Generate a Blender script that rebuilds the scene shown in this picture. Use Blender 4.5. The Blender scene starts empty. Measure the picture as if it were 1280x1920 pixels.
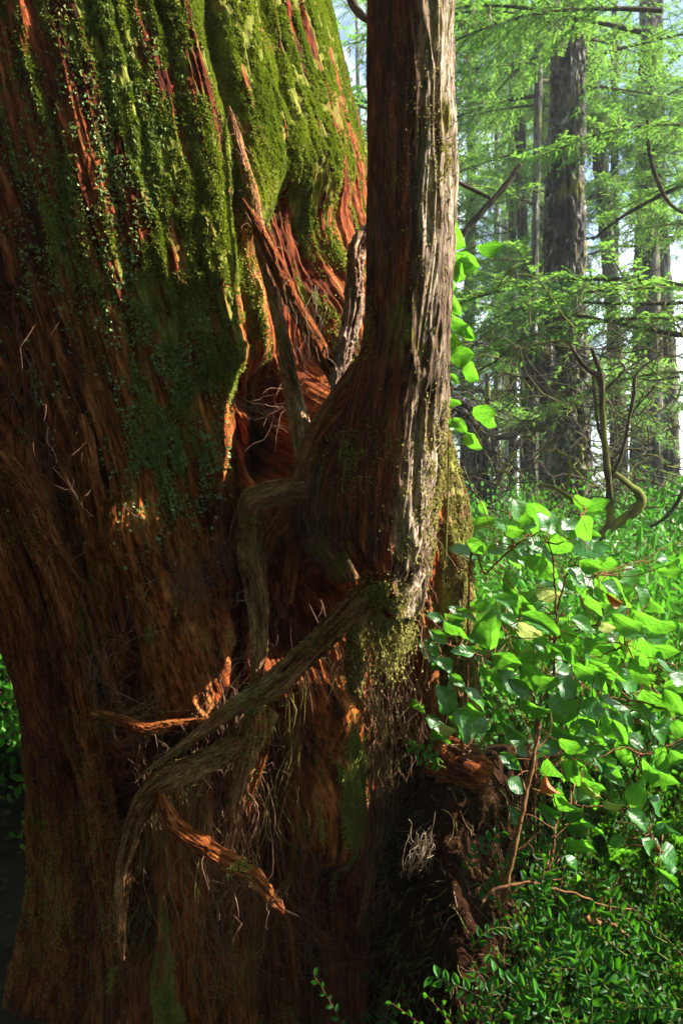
import bpy, math, random
import numpy as np
from mathutils import Vector, Matrix

random.seed(7)
rng = np.random.default_rng(7)
PI = math.pi
HAZE = 0.0015
R_ = math.radians
SC = bpy.context.scene
COL = SC.collection

# ------------------------------------------------------------------ camera, world, sun, exposure
EYE = 1.6
FPX = 1493.0                       # focal length in photograph pixels (28 mm on a 36 mm high frame)
cam_d = bpy.data.cameras.new("camera")
cam = bpy.data.objects.new("camera", cam_d)
COL.objects.link(cam)
cam.location = (0, 0, EYE)
cam.rotation_euler = (R_(90), 0, 0)
cam_d.sensor_fit = 'VERTICAL'
cam_d.sensor_height = 36.0
cam_d.lens = 28.0
cam_d.clip_start = 0.02
cam_d.clip_end = 2000
cam_d.dof.use_dof = True
cam_d.dof.focus_distance = 2.1
cam_d.dof.aperture_fstop = 9
SC.camera = cam

SUN_EL, SUN_BACK = R_(36), R_(1)   # elevation; the sun stands to the right and a little beyond the trunk
SDIR = Vector((math.cos(SUN_EL) * math.cos(SUN_BACK), math.cos(SUN_EL) * math.sin(SUN_BACK), math.sin(SUN_EL)))
world = bpy.data.worlds.new("World")
SC.world = world
world.use_nodes = True
wn = world.node_tree
wn.nodes.clear()
w_out = wn.nodes.new('ShaderNodeOutputWorld')
w_bg = wn.nodes.new('ShaderNodeBackground')
w_sky = wn.nodes.new('ShaderNodeTexSky')
w_sky.sky_type = 'NISHITA'
w_sky.sun_disc = False
w_sky.sun_elevation = SUN_EL
w_sky.sun_rotation = math.atan2(SDIR.x, SDIR.y)
w_sky.dust_density = .8
w_bg.inputs['Strength'].default_value = 0.075
# thin broken cloud over the blue
w_tc = wn.nodes.new('ShaderNodeTexCoord')
w_nz = wn.nodes.new('ShaderNodeTexNoise'); w_nz.inputs['Scale'].default_value = 3.2; w_nz.inputs['Detail'].default_value = 7
w_nz.inputs['Roughness'].default_value = .62
w_rp = wn.nodes.new('ShaderNodeValToRGB'); w_rp.color_ramp.elements[0].position = .49; w_rp.color_ramp.elements[1].position = .62
w_mx = wn.nodes.new('ShaderNodeMix'); w_mx.data_type = 'RGBA'
wn.links.new(w_tc.outputs['Generated'], w_nz.inputs['Vector'])
wn.links.new(w_nz.outputs['Fac'], w_rp.inputs[0])
wn.links.new(w_rp.outputs[0], w_mx.inputs[0])
wn.links.new(w_sky.outputs[0], w_mx.inputs[6])
w_mx.inputs[7].default_value = (12.0, 13.2, 14.5, 1)
wn.links.new(w_mx.outputs[2], w_bg.inputs[0])
wn.links.new(w_bg.outputs[0], w_out.inputs[0])

sun_d = bpy.data.lights.new("sun", 'SUN')
sun_d.energy = 5.0
sun_d.angle = R_(0.5)
sun_d.color = (1.0, 0.93, 0.80)
sun = bpy.data.objects.new("sun", sun_d)
COL.objects.link(sun)
sun.rotation_euler = SDIR.to_track_quat('Z', 'Y').to_euler()
sun.location = (6, 2, 8)

SC.view_settings.view_transform = 'Standard'
SC.view_settings.look = 'None'
SC.view_settings.gamma = 1.0
SC.view_settings.exposure = 2.1
SC.view_settings.use_curve_mapping = False
SC.render.engine = 'CYCLES'
SC.cycles.use_denoising = True
SC.cycles.max_bounces = 8
SC.cycles.diffuse_bounces = 3
SC.cycles.transmission_bounces = 5
SC.cycles.transparent_max_bounces = 8
SC.cycles.volume_bounces = 0
SC.cycles.sample_clamp_indirect = 6.0

# ------------------------------------------------------------------ helpers
def P(px, py, d):
    """photograph pixel and distance in front of the eye -> place in metres"""
    return np.array([(px - 640) / FPX * d, d, EYE - (py - 960) / FPX * d])

_T = rng.random(65536).astype(np.float32)
def vnoise(p, seed=0):
    """smooth value noise, -1..1, p is (N,3)"""
    p = np.asarray(p, dtype=np.float64)
    i = np.floor(p).astype(np.int64)
    f = p - i
    f = f * f * (3 - 2 * f)
    r = 0
    for dx in (0, 1):
        wx = f[:, 0] if dx else 1 - f[:, 0]
        for dy in (0, 1):
            wy = f[:, 1] if dy else 1 - f[:, 1]
            for dz in (0, 1):
                wz = f[:, 2] if dz else 1 - f[:, 2]
                h = ((i[:, 0] + dx) * 73856093) ^ ((i[:, 1] + dy) * 19349663) ^ ((i[:, 2] + dz) * 83492791) ^ (seed * 2654435)
                r = r + wx * wy * wz * _T[(h ^ (h >> 13)) & 65535]
    return r * 2 - 1

def fbm(p, oct=4, seed=0, gain=0.5):
    a, s, r = 1.0, 0.0, 0
    p = np.asarray(p, dtype=np.float64)
    for k in range(oct):
        r = r + a * vnoise(p * (2.03 ** k), seed + k)
        s += a
        a *= gain
    return r / s

def sstep(a, b, x):
    t = np.clip((x - a) / (b - a), 0, 1)
    return t * t * (3 - 2 * t)

def make_mesh(name, verts, quads=None, tris=None, mats=(), mat_idx=None, smooth=True, attrs=None, uv=None):
    me = bpy.data.meshes.new(name)
    verts = np.asarray(verts, dtype=np.float32)
    nq = 0 if quads is None else len(quads)
    nt = 0 if tris is None else len(tris)
    me.vertices.add(len(verts))
    me.vertices.foreach_set("co", verts.ravel())
    loops = []
    if nq: loops.append(np.asarray(quads, dtype=np.int32).ravel())
    if nt: loops.append(np.asarray(tris, dtype=np.int32).ravel())
    loops = np.concatenate(loops)
    me.loops.add(len(loops))
    me.loops.foreach_set("vertex_index", loops)
    me.polygons.add(nq + nt)
    st = np.concatenate([np.arange(nq) * 4, nq * 4 + np.arange(nt) * 3]).astype(np.int32)
    me.polygons.foreach_set("loop_start", st)
    me.polygons.foreach_set("loop_total", np.concatenate([np.full(nq, 4), np.full(nt, 3)]).astype(np.int32))
    me.polygons.foreach_set("use_smooth", np.full(nq + nt, smooth))
    for m in mats: me.materials.append(m)
    if mat_idx is not None:
        me.polygons.foreach_set("material_index", np.asarray(mat_idx, dtype=np.int32))
    if attrs:
        for k, v in attrs.items():
            v = np.asarray(v, dtype=np.float32)
            if v.ndim == 2:
                a = me.attributes.new(k, 'FLOAT_VECTOR', 'POINT'); a.data.foreach_set('vector', v.ravel())
            else:
                a = me.attributes.new(k, 'FLOAT', 'POINT'); a.data.foreach_set('value', v)
    if uv is not None:
        l = me.uv_layers.new(name='UVMap')
        l.data.foreach_set('uv', np.asarray(uv, dtype=np.float32)[loops].ravel())
    me.update(calc_edges=True)
    me.validate(clean_customdata=False)
    return me

def obj(name, me, parent=None, kind=None, label=None, cat=None, group=None):
    o = bpy.data.objects.new(name, me)
    COL.objects.link(o)
    if parent is not None: o.parent = parent
    tag(o, label, cat, group, kind)
    return o

def tag(o, label=None, cat=None, group=None, kind=None):
    if label: o['label'] = label
    if cat: o['category'] = cat
    if group: o['group'] = group
    if kind: o['kind'] = kind
    return o

def empty(name, loc, label=None, cat=None, group=None):
    o = bpy.data.objects.new(name, None)
    COL.objects.link(o)
    o.location = loc
    o.empty_display_size = 0.2
    return tag(o, label, cat, group)

def local(me, root):
    """move a mesh built in world coordinates into its parent's frame"""
    me.transform(Matrix.Translation(-Vector(root.location)))
    return me

def curve_pts(pts, n):
    """Catmull-Rom through pts (K,D), n samples"""
    pts = np.asarray(pts, dtype=float)
    K = len(pts)
    if K == 2:
        t = np.linspace(0, 1, n)[:, None]
        return pts[0] * (1 - t) + pts[1] * t
    ext = np.vstack([2 * pts[0] - pts[1], pts, 2 * pts[-1] - pts[-2]])
    t = np.linspace(0, K - 1 - 1e-6, n)
    i = t.astype(int)
    f = (t - i)[:, None]
    p0, p1, p2, p3 = ext[i], ext[i + 1], ext[i + 2], ext[i + 3]
    return 0.5 * ((2 * p1) + (-p0 + p2) * f + (2 * p0 - 5 * p1 + 4 * p2 - p3) * f ** 2 + (-p0 + 3 * p1 - 3 * p2 + p3) * f ** 3)

def frames(c):
    """parallel-transport frames along c (n,3)"""
    n = len(c)
    T = np.gradient(c, axis=0)
    T /= np.linalg.norm(T, axis=1)[:, None] + 1e-12
    N = np.zeros_like(c)
    a = np.array([0, 1.0, 0]) if abs(T[0][1]) < 0.9 else np.array([1.0, 0, 0])
    v = a - T[0] * a.dot(T[0])
    v /= np.linalg.norm(v)
    for k in range(n):
        v = v - T[k] * v.dot(T[k])
        v /= np.linalg.norm(v) + 1e-12
        N[k] = v
    return T, N, np.cross(T, N)

def ring_quads(rows, k, off=0, cap=True):
    i = np.arange(rows - 1)[:, None] * k
    j = np.arange(k)[None, :]
    a = i + j
    b = i + (j + 1) % k
    q = np.stack([a, b, b + k, a + k], axis=-1).reshape(-1, 4) + off
    return q

def tube(pts, radii, n=60, k=20, relief=0.12, seed=0, lump=0.08, freq=None, squash=1.0):
    """a bark covered limb: returns verts, quads, tris, flow attribute"""
    c = curve_pts(pts, n)
    r = curve_pts(np.asarray(radii, float)[:, None], n)[:, 0]
    r = np.maximum(r, 1e-4)
    T, N, B = frames(c)
    s = np.concatenate([[0], np.cumsum(np.linalg.norm(np.diff(c, axis=0), axis=1))])
    th = np.arange(k) / k * 2 * PI
    S, TH = np.meshgrid(s, th, indexing='ij')
    rm = float(np.mean(r))
    f = freq or 2.3 / rm
    Rr = np.repeat(r[:, None], k, 1)
    flow = np.stack([np.cos(TH) * Rr, np.sin(TH) * Rr, S], -1).reshape(-1, 3)
    q = np.stack([np.cos(TH + S / rm * 0.08) * rm * f, np.sin(TH + S / rm * 0.08) * rm * f, S * f * 0.10], -1).reshape(-1, 3)
    w = fbm(flow * [f * .3, f * .3, f * .25], 2, seed + 9)[:, None] * 0.8
    ridg = 1 - np.abs(fbm(q + w, 3, seed)) * 2.4 + .55 * (.4 - np.abs(fbm(q * [2.3, 2.3, 1.6] + w * 2, 2, seed + 1)) * 2)
    fine = fbm(q * [3, 3, 2.0] + w, 2, seed + 3)
    big = fbm(flow * [1.1 / rm, 1.1 / rm, .30 / rm], 3, seed + 5)
    relief = relief * np.clip(Rr / (rm * .8), 0, 1).reshape(-1)
    disp = (1 + lump * 2.6 * big + relief * 1.3 * (ridg - .3) + relief * .6 * fine).reshape(n, k)
    X = c[:, None, :] + (N[:, None, :] * np.cos(TH)[..., None] * squash + B[:, None, :] * np.sin(TH)[..., None]) * (Rr * disp)[..., None]
    v = np.concatenate([X.reshape(-1, 3), c[:1], c[-1:]])
    quads = ring_quads(n, k)
    j = np.arange(k)
    t1 = np.stack([(j + 1) % k, j, np.full(k, n * k)], -1)
    t2 = np.stack([(n - 1) * k + j, (n - 1) * k + (j + 1) % k, np.full(k, n * k + 1)], -1)
    flow = np.concatenate([flow, flow[:1], flow[-1:]])
    return v, quads, np.concatenate([t1, t2]), flow

class Bag:
    """collects geometry, then links it as one mesh"""
    def __init__(s): s.v, s.q, s.t, s.n, s.a, s.qm, s.tm = [], [], [], 0, {}, [], []
    def add(s, v, q=None, t=None, m=0, **attrs):
        if q is not None and len(q): s.q.append(np.asarray(q) + s.n); s.qm.append(np.full(len(q), m))
        if t is not None and len(t): s.t.append(np.asarray(t) + s.n); s.tm.append(np.full(len(t), m))
        s.v.append(v)
        for k, x in attrs.items(): s.a.setdefault(k, []).append(x)
        s.n += len(v)
    def mesh(s, name, mats, smooth=True):
        q = np.concatenate(s.q) if s.q else None
        t = np.concatenate(s.t) if s.t else None
        mi = np.concatenate((s.qm or []) + (s.tm or []))
        at = {k: np.concatenate(x) for k, x in s.a.items()}
        return make_mesh(name, np.concatenate(s.v), q, t, mats, mi, smooth, at)

def strand(pts, r0, r1, n=10, k=3):
    c = curve_pts(pts, n)
    T, N, B = frames(c)
    r = np.linspace(r0, r1, n)
    th = np.arange(k) / k * 2 * PI
    X = c[:, None, :] + (N[:, None, :] * np.cos(th)[None, :, None] + B[:, None, :] * np.sin(th)[None, :, None]) * r[:, None, None]
    return X.reshape(-1, 3), ring_quads(n, k)

def wander(p0, p1, n, amp, r):
    t = np.linspace(0, 1, n)[:, None]
    c = p0 * (1 - t) + p1 * t
    s = np.linalg.norm(p1 - p0)
    w = np.cumsum(r.normal(0, 1, (n, 3)), axis=0)
    w -= w[0] * (1 - t) + w[-1] * t
    return c + w * amp * s / math.sqrt(n)

# ------------------------------------------------------------------ materials
def new_mat(name):
    m = bpy.data.materials.new(name)
    m.use_nodes = True
    nt = m.node_tree
    nt.nodes.clear()
    out = nt.nodes.new('ShaderNodeOutputMaterial')
    return m, nt, out

def nd(nt, t, **kw):
    n = nt.nodes.new(t)
    for k, v in kw.items():
        if k in n.inputs.keys() if isinstance(k, str) else False: n.inputs[k].default_value = v
        else: setattr(n, k, v)
    return n

def ramp(nt, src, stops, interp='LINEAR'):
    r = nt.nodes.new('ShaderNodeValToRGB')
    r.color_ramp.interpolation = interp
    el = r.color_ramp.elements
    el[0].position, el[0].color = stops[0][0], (*stops[0][1], 1)
    el[1].position, el[1].color = stops[-1][0], (*stops[-1][1], 1)
    for p, c in stops[1:-1]:
        e = el.new(p); e.color = (*c, 1)
    nt.links.new(src, r.inputs[0])
    return r.outputs[0]

def noise(nt, vec, scale, detail=4, rough=.6, w=(1, 1, 1)):
    mp = nt.nodes.new('ShaderNodeMapping')
    mp.inputs['Scale'].default_value = w
    nt.links.new(vec, mp.inputs[0])
    n = nt.nodes.new('ShaderNodeTexNoise')
    n.inputs['Scale'].default_value = scale
    n.inputs['Detail'].default_value = detail
    n.inputs['Roughness'].default_value = rough
    nt.links.new(mp.outputs[0], n.inputs['Vector'])
    return n.outputs['Fac']

def math_(nt, op, a, b=None, clamp=False):
    n = nt.nodes.new('ShaderNodeMath'); n.operation = op; n.use_clamp = clamp
    for i, x in enumerate((a, b)):
        if x is None: continue
        if isinstance(x, (int, float)): n.inputs[i].default_value = x
        else: nt.links.new(x, n.inputs[i])
    return n.outputs[0]

def mix(nt, fac, a, b, mode='MIX'):
    n = nt.nodes.new('ShaderNodeMix'); n.data_type = 'RGBA'; n.blend_type = mode
    if isinstance(fac, (int, float)): n.inputs[0].default_value = fac
    else: nt.links.new(fac, n.inputs[0])
    for i, x in ((6, a), (7, b)):
        if isinstance(x, tuple): n.inputs[i].default_value = (*x, 1)
        else: nt.links.new(x, n.inputs[i])
    return n.outputs[2]

def bark_mat(name, stops, moss=None, moss_amt=0.0, bump=.6, scale=40, warm=None, rough=.85, moss2=None, lichen=None):
    """fibrous bark: grain follows the 'flow' attribute; moss comes from the 'moss' attribute plus noise"""
    m, nt, out = new_mat(name)
    at = nd(nt, 'ShaderNodeAttribute', attribute_name='flow')
    v = at.outputs['Vector']
    grain = noise(nt, v, scale, 6, .68, (1, 1, .10))
    patch = noise(nt, v, scale * .13, 4, .6, (1, 1, .3))
    fine = noise(nt, v, scale * 4, 4, .7, (1, 1, .14))
    f = math_(nt, 'ADD', math_(nt, 'MULTIPLY', grain, .55), math_(nt, 'MULTIPLY', patch, .5))
    col = ramp(nt, f, stops)
    if warm:
        aw = nd(nt, 'ShaderNodeAttribute', attribute_name='warm')
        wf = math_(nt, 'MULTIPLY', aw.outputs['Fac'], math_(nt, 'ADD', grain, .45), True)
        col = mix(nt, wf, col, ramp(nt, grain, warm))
    fd = ramp(nt, fine, [(.36, (.22, .22, .22)), (.5, (.9, .9, .9)), (.66, (1.6, 1.6, 1.6))])
    col = mix(nt, 1.0, col, fd, 'MULTIPLY')
    if lichen:
        lf = noise(nt, v, scale * .55, 5, .75, (1, 1, .45))
        col = mix(nt, ramp(nt, lf, [(lichen[1], (0, 0, 0)), (lichen[1] + .06, (.8, .8, .8))]), col, lichen[0])
    if moss:
        am = nd(nt, 'ShaderNodeAttribute', attribute_name='moss')
        mn = noise(nt, v, scale * .45, 6, .75, (1, 1, .35))
        mf = math_(nt, 'ADD', am.outputs['Fac'], math_(nt, 'MULTIPLY', math_(nt, 'SUBTRACT', mn, .5), 2.8))
        mf = math_(nt, 'ADD', mf, moss_amt - .5)
        mf = math_(nt, 'MULTIPLY', mf, 3.0, True)
        mc = ramp(nt, fine, [(.3, moss), (.7, moss2 or tuple(min(1, c * 1.9) for c in moss))])
        col = mix(nt, mf, col, mc)
    b = nd(nt, 'ShaderNodeBsdfPrincipled')
    nt.links.new(col, b.inputs['Base Color'])
    b.inputs['Roughness'].default_value = rough
    b.inputs['Specular IOR Level'].default_value = .08
    h = math_(nt, 'ADD', grain, math_(nt, 'MULTIPLY', fine, .5))
    bp = nd(nt, 'ShaderNodeBump')
    bp.inputs['Strength'].default_value = bump
    bp.inputs['Distance'].default_value = .012
    nt.links.new(h, bp.inputs['Height'])
    nt.links.new(bp.outputs[0], b.inputs['Normal'])
    nt.links.new(b.outputs[0], out.inputs[0])
    return m

def leaf_mat(name, c_lo, c_hi, trans=.45, rough=.35, tcol=None, veins=False, spec=.5, tint=False, flowless=True):
    m, nt, out = new_mat(name)
    oi = nd(nt, 'ShaderNodeObjectInfo')
    geo = nd(nt, 'ShaderNodeNewGeometry')
    if tint:
        a = nd(nt, 'ShaderNodeAttribute', attribute_name='tint').outputs['Fac']
        fac = a
    else:
        fac = oi.outputs['Random']
    tcoord = nd(nt, 'ShaderNodeTexCoord')
    n1 = noise(nt, tcoord.outputs['Object'], 3.0 if veins else 1.2, 3)
    fac2 = math_(nt, 'ADD', math_(nt, 'MULTIPLY', fac, .7), math_(nt, 'MULTIPLY', n1, .35), True)
    col = mix(nt, fac2, c_lo, c_hi)
    tc = mix(nt, fac2, tuple((tcol or c_hi)[i] * .75 for i in range(3)), tcol or c_hi)
    b = nd(nt, 'ShaderNodeBsdfPrincipled')
    b.inputs['Roughness'].default_value = rough
    b.inputs['Specular IOR Level'].default_value = spec
    tr = nd(nt, 'ShaderNodeBsdfTranslucent')
    if veins:
        uv = nd(nt, 'ShaderNodeUVMap')
        sep = nd(nt, 'ShaderNodeSeparateXYZ'); nt.links.new(uv.outputs[0], sep.inputs[0])
        au = math_(nt, 'ABSOLUTE', sep.outputs[0])
        ph = math_(nt, 'SUBTRACT', sep.outputs[1], math_(nt, 'MULTIPLY', au, .28))
        tri = math_(nt, 'PINGPONG', math_(nt, 'MULTIPLY', ph, 6.5), .5)
        lat = math_(nt, 'LESS_THAN', tri, .07)
        mid = math_(nt, 'LESS_THAN', au, .06)
        vn = math_(nt, 'MAXIMUM', lat, mid)
        net = noise(nt, uv.outputs[0], 38, 3, .7)
        col = mix(nt, math_(nt, 'MULTIPLY', vn, .5), col, tuple(min(1, c * 1.8 + .02) for c in c_hi))
        tc = mix(nt, math_(nt, 'MULTIPLY', vn, .75), tc, tuple(c * .35 for c in (tcol or c_hi)))
        h = math_(nt, 'ADD', math_(nt, 'MULTIPLY', tri, .5), math_(nt, 'MULTIPLY', net, .22))
        bp = nd(nt, 'ShaderNodeBump'); bp.inputs['Strength'].default_value = .45; bp.inputs['Distance'].default_value = .004
        nt.links.new(h, bp.inputs['Height']); nt.links.new(bp.outputs[0], b.inputs['Normal'])
        wn_ = nd(nt, 'ShaderNodeTexNoise', noise_dimensions='4D'); wn_.inputs['Scale'].default_value = 5; wn_.inputs['Detail'].default_value = 3
        nt.links.new(uv.outputs[0], wn_.inputs['Vector']); nt.links.new(math_(nt, 'MULTIPLY', oi.outputs['Random'], 50), wn_.inputs['W'])
        bl = ramp(nt, wn_.outputs['Fac'], [(.66, (0, 0, 0)), (.70, (.85, .85, .85))])
        col = mix(nt, bl, col, (.10, .045, .015)); tc = mix(nt, bl, tc, (.10, .05, .012))
        mt = ramp(nt, wn_.outputs['Fac'], [(.35, (.65, .65, .65)), (.6, (1.15, 1.15, 1.15))])
        tc = mix(nt, 1.0, tc, mt, 'MULTIPLY')
        spot = noise(nt, tcoord.outputs['Object'], 9, 3)
        rr = ramp(nt, spot, [(.35, (rough * .8,) * 3), (.7, (min(1, rough * 1.5),) * 3)])
        nt.links.new(rr, b.inputs['Roughness'])
    nt.links.new(col, b.inputs['Base Color'])
    nt.links.new(tc, tr.inputs[0])
    ms = nd(nt, 'ShaderNodeMixShader'); ms.inputs[0].default_value = trans
    nt.links.new(b.outputs[0], ms.inputs[1]); nt.links.new(tr.outputs[0], ms.inputs[2])
    nt.links.new(ms.outputs[0], out.inputs[0])
    return m

RED = [(.36, (.004, .0012, .001)), (.46, (.075, .012, .004)), (.56, (.18, .036, .011)), (.70, (.34, .10, .033))]
WARM = [(.36, (.03, .007, .002)), (.5, (.28, .078, .014)), (.68, (.50, .22, .065))]
GREY = [(.36, (.012, .006, .003)), (.46, (.13, .06, .024)), (.56, (.36, .21, .10)), (.68, (.62, .48, .33))]
M_cedar = bark_mat('cedar_bark', RED, moss=(.05, .07, .008), moss2=(.24, .24, .04), moss_amt=0, warm=WARM, scale=34, bump=.9)
M_root_red = bark_mat('red_root_bark', RED, moss=(.03, .05, .006), moss2=(.10, .13, .02), moss_amt=-.12, warm=WARM, scale=95, bump=1.0)
M_root_grey = bark_mat('grey_root_bark', GREY, moss=(.06, .07, .015), moss2=(.19, .19, .04), moss_amt=-.02, warm=WARM, scale=95, bump=1.0)
M_root_pale = bark_mat('pale_root_bark', [(.32, (.03, .015, .01)), (.46, (.20, .12, .08)), (.58, (.45, .33, .25)), (.75, (.68, .58, .50))], moss=(.06, .07, .015), moss_amt=-.3, warm=WARM, scale=80, bump=1.0)
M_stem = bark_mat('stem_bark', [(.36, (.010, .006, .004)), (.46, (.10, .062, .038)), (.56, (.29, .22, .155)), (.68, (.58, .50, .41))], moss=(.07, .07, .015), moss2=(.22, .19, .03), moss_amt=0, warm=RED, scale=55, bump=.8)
M_mossy = bark_mat('mossy_bark', [(.3, (.02, .013, .006)), (.5, (.11, .07, .03)), (.75, (.30, .24, .10))], moss=(.07, .09, .01), moss2=(.28, .30, .05), moss_amt=.15, warm=RED, scale=50, bump=.8)
M_hem = bark_mat('hemlock_bark', [(.36, (.006, .005, .004)), (.47, (.03, .025, .018)), (.57, (.11, .10, .08)), (.70, (.30, .29, .25))], moss=(.06, .07, .012), moss2=(.24, .22, .05), moss_amt=0, scale=16, bump=.9, lichen=((.35, .40, .36), .60))
M_branch = bark_mat('branch_bark', [(.3, (.015, .012, .01)), (.55, (.06, .045, .03)), (.78, (.14, .11, .08))], moss=(.05, .06, .01), moss2=(.17, .18, .03), moss_amt=0, scale=30, bump=.5)

M_mosstuft = leaf_mat('moss_leaf', (.045, .085, .010), (.44, .42, .08), trans=.25, rough=.75, tcol=(.22, .34, .02), spec=.15, tint=True)
M_drymoss = leaf_mat('dry_moss_leaf', (.14, .13, .03), (.36, .32, .10), trans=.25, rough=.85, tcol=(.35, .32, .08), spec=.1, tint=True)
M_liver = leaf_mat('liverwort_leaf', (.12, .20, .06), (.32, .42, .17), trans=.25, rough=.6, tcol=(.3, .4, .1), spec=.2, tint=True)
M_needle = leaf_mat('hemlock_needles', (.005, .038, .026), (.045, .13, .020), trans=.46, rough=.45, tcol=(.24, .50, .06), spec=.4, tint=True)
M_lichen = leaf_mat('beard_lichen', (.16, .20, .10), (.36, .38, .20), trans=.35, rough=.9, tcol=(.4, .42, .2), spec=.1, tint=True)
M_salal = leaf_mat('salal_leaf', (.014, .09, .018), (.04, .18, .022), trans=.5, rough=.32, tcol=(.17, .52, .026), veins=True, spec=.6)
M_salal_y = leaf_mat('salal_leaf_yellow', (.22, .32, .06), (.36, .38, .10), trans=.5, rough=.4, tcol=(.48, .58, .16), veins=True)
M_salal_o = leaf_mat('salal_leaf_withered', (.22, .07, .02), (.36, .12, .03), trans=.3, rough=.6, tcol=(.5, .18, .03), veins=True)
M_huck = leaf_mat('huckleberry_leaf', (.010, .055, .010), (.03, .13, .014), trans=.38, rough=.5, tcol=(.10, .36, .01), spec=.25, tint=True)  # darker copy of the leaf, for plants in shade
M_huck_lit = leaf_mat('huckleberry_leaf_lit', (.03, .15, .018), (.09, .32, .02), trans=.46, rough=.45, tcol=(.10, .36, .02), spec=.25, tint=True)  # lighter copy of the huckleberry leaf, sunlight put into its colour

def simple_mat(name, c0, c1, scale, rough=.9, bump=.5, dist=.02):
    m, nt, out = new_mat(name)
    tc = nd(nt, 'ShaderNodeTexCoord')
    n = noise(nt, tc.outputs['Object'], scale, 7, .68)
    n2 = noise(nt, tc.outputs['Object'], scale * .17, 4, .6)
    f = math_(nt, 'ADD', math_(nt, 'MULTIPLY', n, .6), math_(nt, 'MULTIPLY', n2, .4))
    col = ramp(nt, f, [(.36, c0), (.62, c1)])
    b = nd(nt, 'ShaderNodeBsdfPrincipled')
    nt.links.new(col, b.inputs['Base Color']); b.inputs['Roughness'].default_value = rough
    b.inputs['Specular IOR Level'].default_value = .04
    bp = nd(nt, 'ShaderNodeBump'); bp.inputs['Strength'].default_value = bump; bp.inputs['Distance'].default_value = dist
    nt.links.new(n, bp.inputs['Height']); nt.links.new(bp.outputs[0], b.inputs['Normal'])
    nt.links.new(b.outputs[0], out.inputs[0])
    return m
M_soil = simple_mat('forest_soil', (.008, .007, .005), (.04, .028, .018), 14)
M_earth = simple_mat('root_earth', (.003, .0014, .0007), (.034, .013, .005), 45, bump=1.0, dist=.01)
M_twig = simple_mat('rootlet', (.10, .045, .028), (.30, .17, .11), 25)
M_twig_pale = simple_mat('pale_rootlet', (.17, .11, .07), (.42, .31, .21), 25)  # warm pale tone, also in place of a sun fleck on one clump
M_twig_olive = simple_mat('olive_rootlet', (.07, .065, .02), (.22, .20, .06), 25)
M_stalk = simple_mat('shrub_stalk', (.07, .03, .015), (.22, .11, .05), 20)
M_stalk_g = simple_mat('green_stalk', (.05, .06, .015), (.14, .17, .04), 20)
M_litter = simple_mat('leaf_litter', (.02, .013, .009), (.10, .07, .045), 3)

# ------------------------------------------------------------------ ground
def ground_h(x, y):
    x = np.asarray(x, float); y = np.asarray(y, float)
    h = .74 * sstep(2.6, 7.5, y) * sstep(-.3, 2.2, x + .1 * y)
    h = h + .22 * sstep(.25, 1.0, x) * sstep(.6, 1.6, y) * (1 - sstep(2.6, 7.5, y))
    p = np.stack([x.ravel() * .6, y.ravel() * .6, np.zeros(x.size)], -1)
    h = h + .07 * fbm(p, 3, 40).reshape(x.shape) + .018 * fbm(p * 9, 3, 44).reshape(x.shape)
    return h

def build_ground():
    g = np.concatenate([-np.geomspace(300, 3, 40), np.linspace(-2.9, 4, 140), np.geomspace(4.2, 300, 40)])
    gy = np.concatenate([-np.geomspace(300, 1, 30), np.linspace(-.9, 8, 170), np.geomspace(8.2, 400, 50)])
    X, Y = np.meshgrid(g, gy)
    Z = ground_h(X, Y)
    n, k = X.shape
    i = np.arange(n - 1)[:, None] * k; j = np.arange(k - 1)[None]
    a = (i + j).ravel()
    q = np.stack([a, a + 1, a + k + 1, a + k], -1)
    me = make_mesh('ground', np.stack([X.ravel(), Y.ravel(), Z.ravel()], -1), q, None, [M_soil])
    obj('ground', me, kind='structure')
build_ground()

# ------------------------------------------------------------------ the old cedar
# centre line and radius of the trunk; it leans to the left as it rises
TZ = np.array([-.3, .2, .8, 1.6, 2.2, 3.0, 4.5, 9.0])
TCX = np.array([-.22, -.24, -.29, -.45, -.62, -.84, -1.15, -2.0])
TCY = np.array([2.95, 2.92, 2.90, 2.92, 2.96, 3.00, 3.05, 3.1])
TR = np.array([.74, .72, .72, .87, .91, .90, .86, .75])
def trunk_c(z): return np.interp(z, TZ, TCX), np.interp(z, TZ, TCY), np.interp(z, TZ, TR)

def surf_depth(px, py):
    """how far the undisplaced trunk surface is along a line of sight"""
    dx, dz = (px - 640) / FPX, -(py - 960) / FPX
    d = 2.2
    for _ in range(12):
        cx, cy, r = trunk_c(EYE + dz * d)
        a = dx * dx + 1; b = -2 * (dx * cx + cy); c = cx * cx + cy * cy - r * r
        D = b * b - 4 * a * c
        if D < 0: d = cy - .15 * r if False else (-b / (2 * a)); continue
        d = (-b - math.sqrt(D)) / (2 * a)
    return d

def poly_dist(px, py, pts):
    d = np.full(px.shape, 1e9)
    for (x0, y0), (x1, y1) in zip(pts[:-1], pts[1:]):
        ux, uy = x1 - x0, y1 - y0
        t = np.clip(((px - x0) * ux + (py - y0) * uy) / (ux * ux + uy * uy), 0, 1)
        d = np.minimum(d, np.hypot(px - x0 - t * ux, py - y0 - t * uy))
    return d

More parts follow.
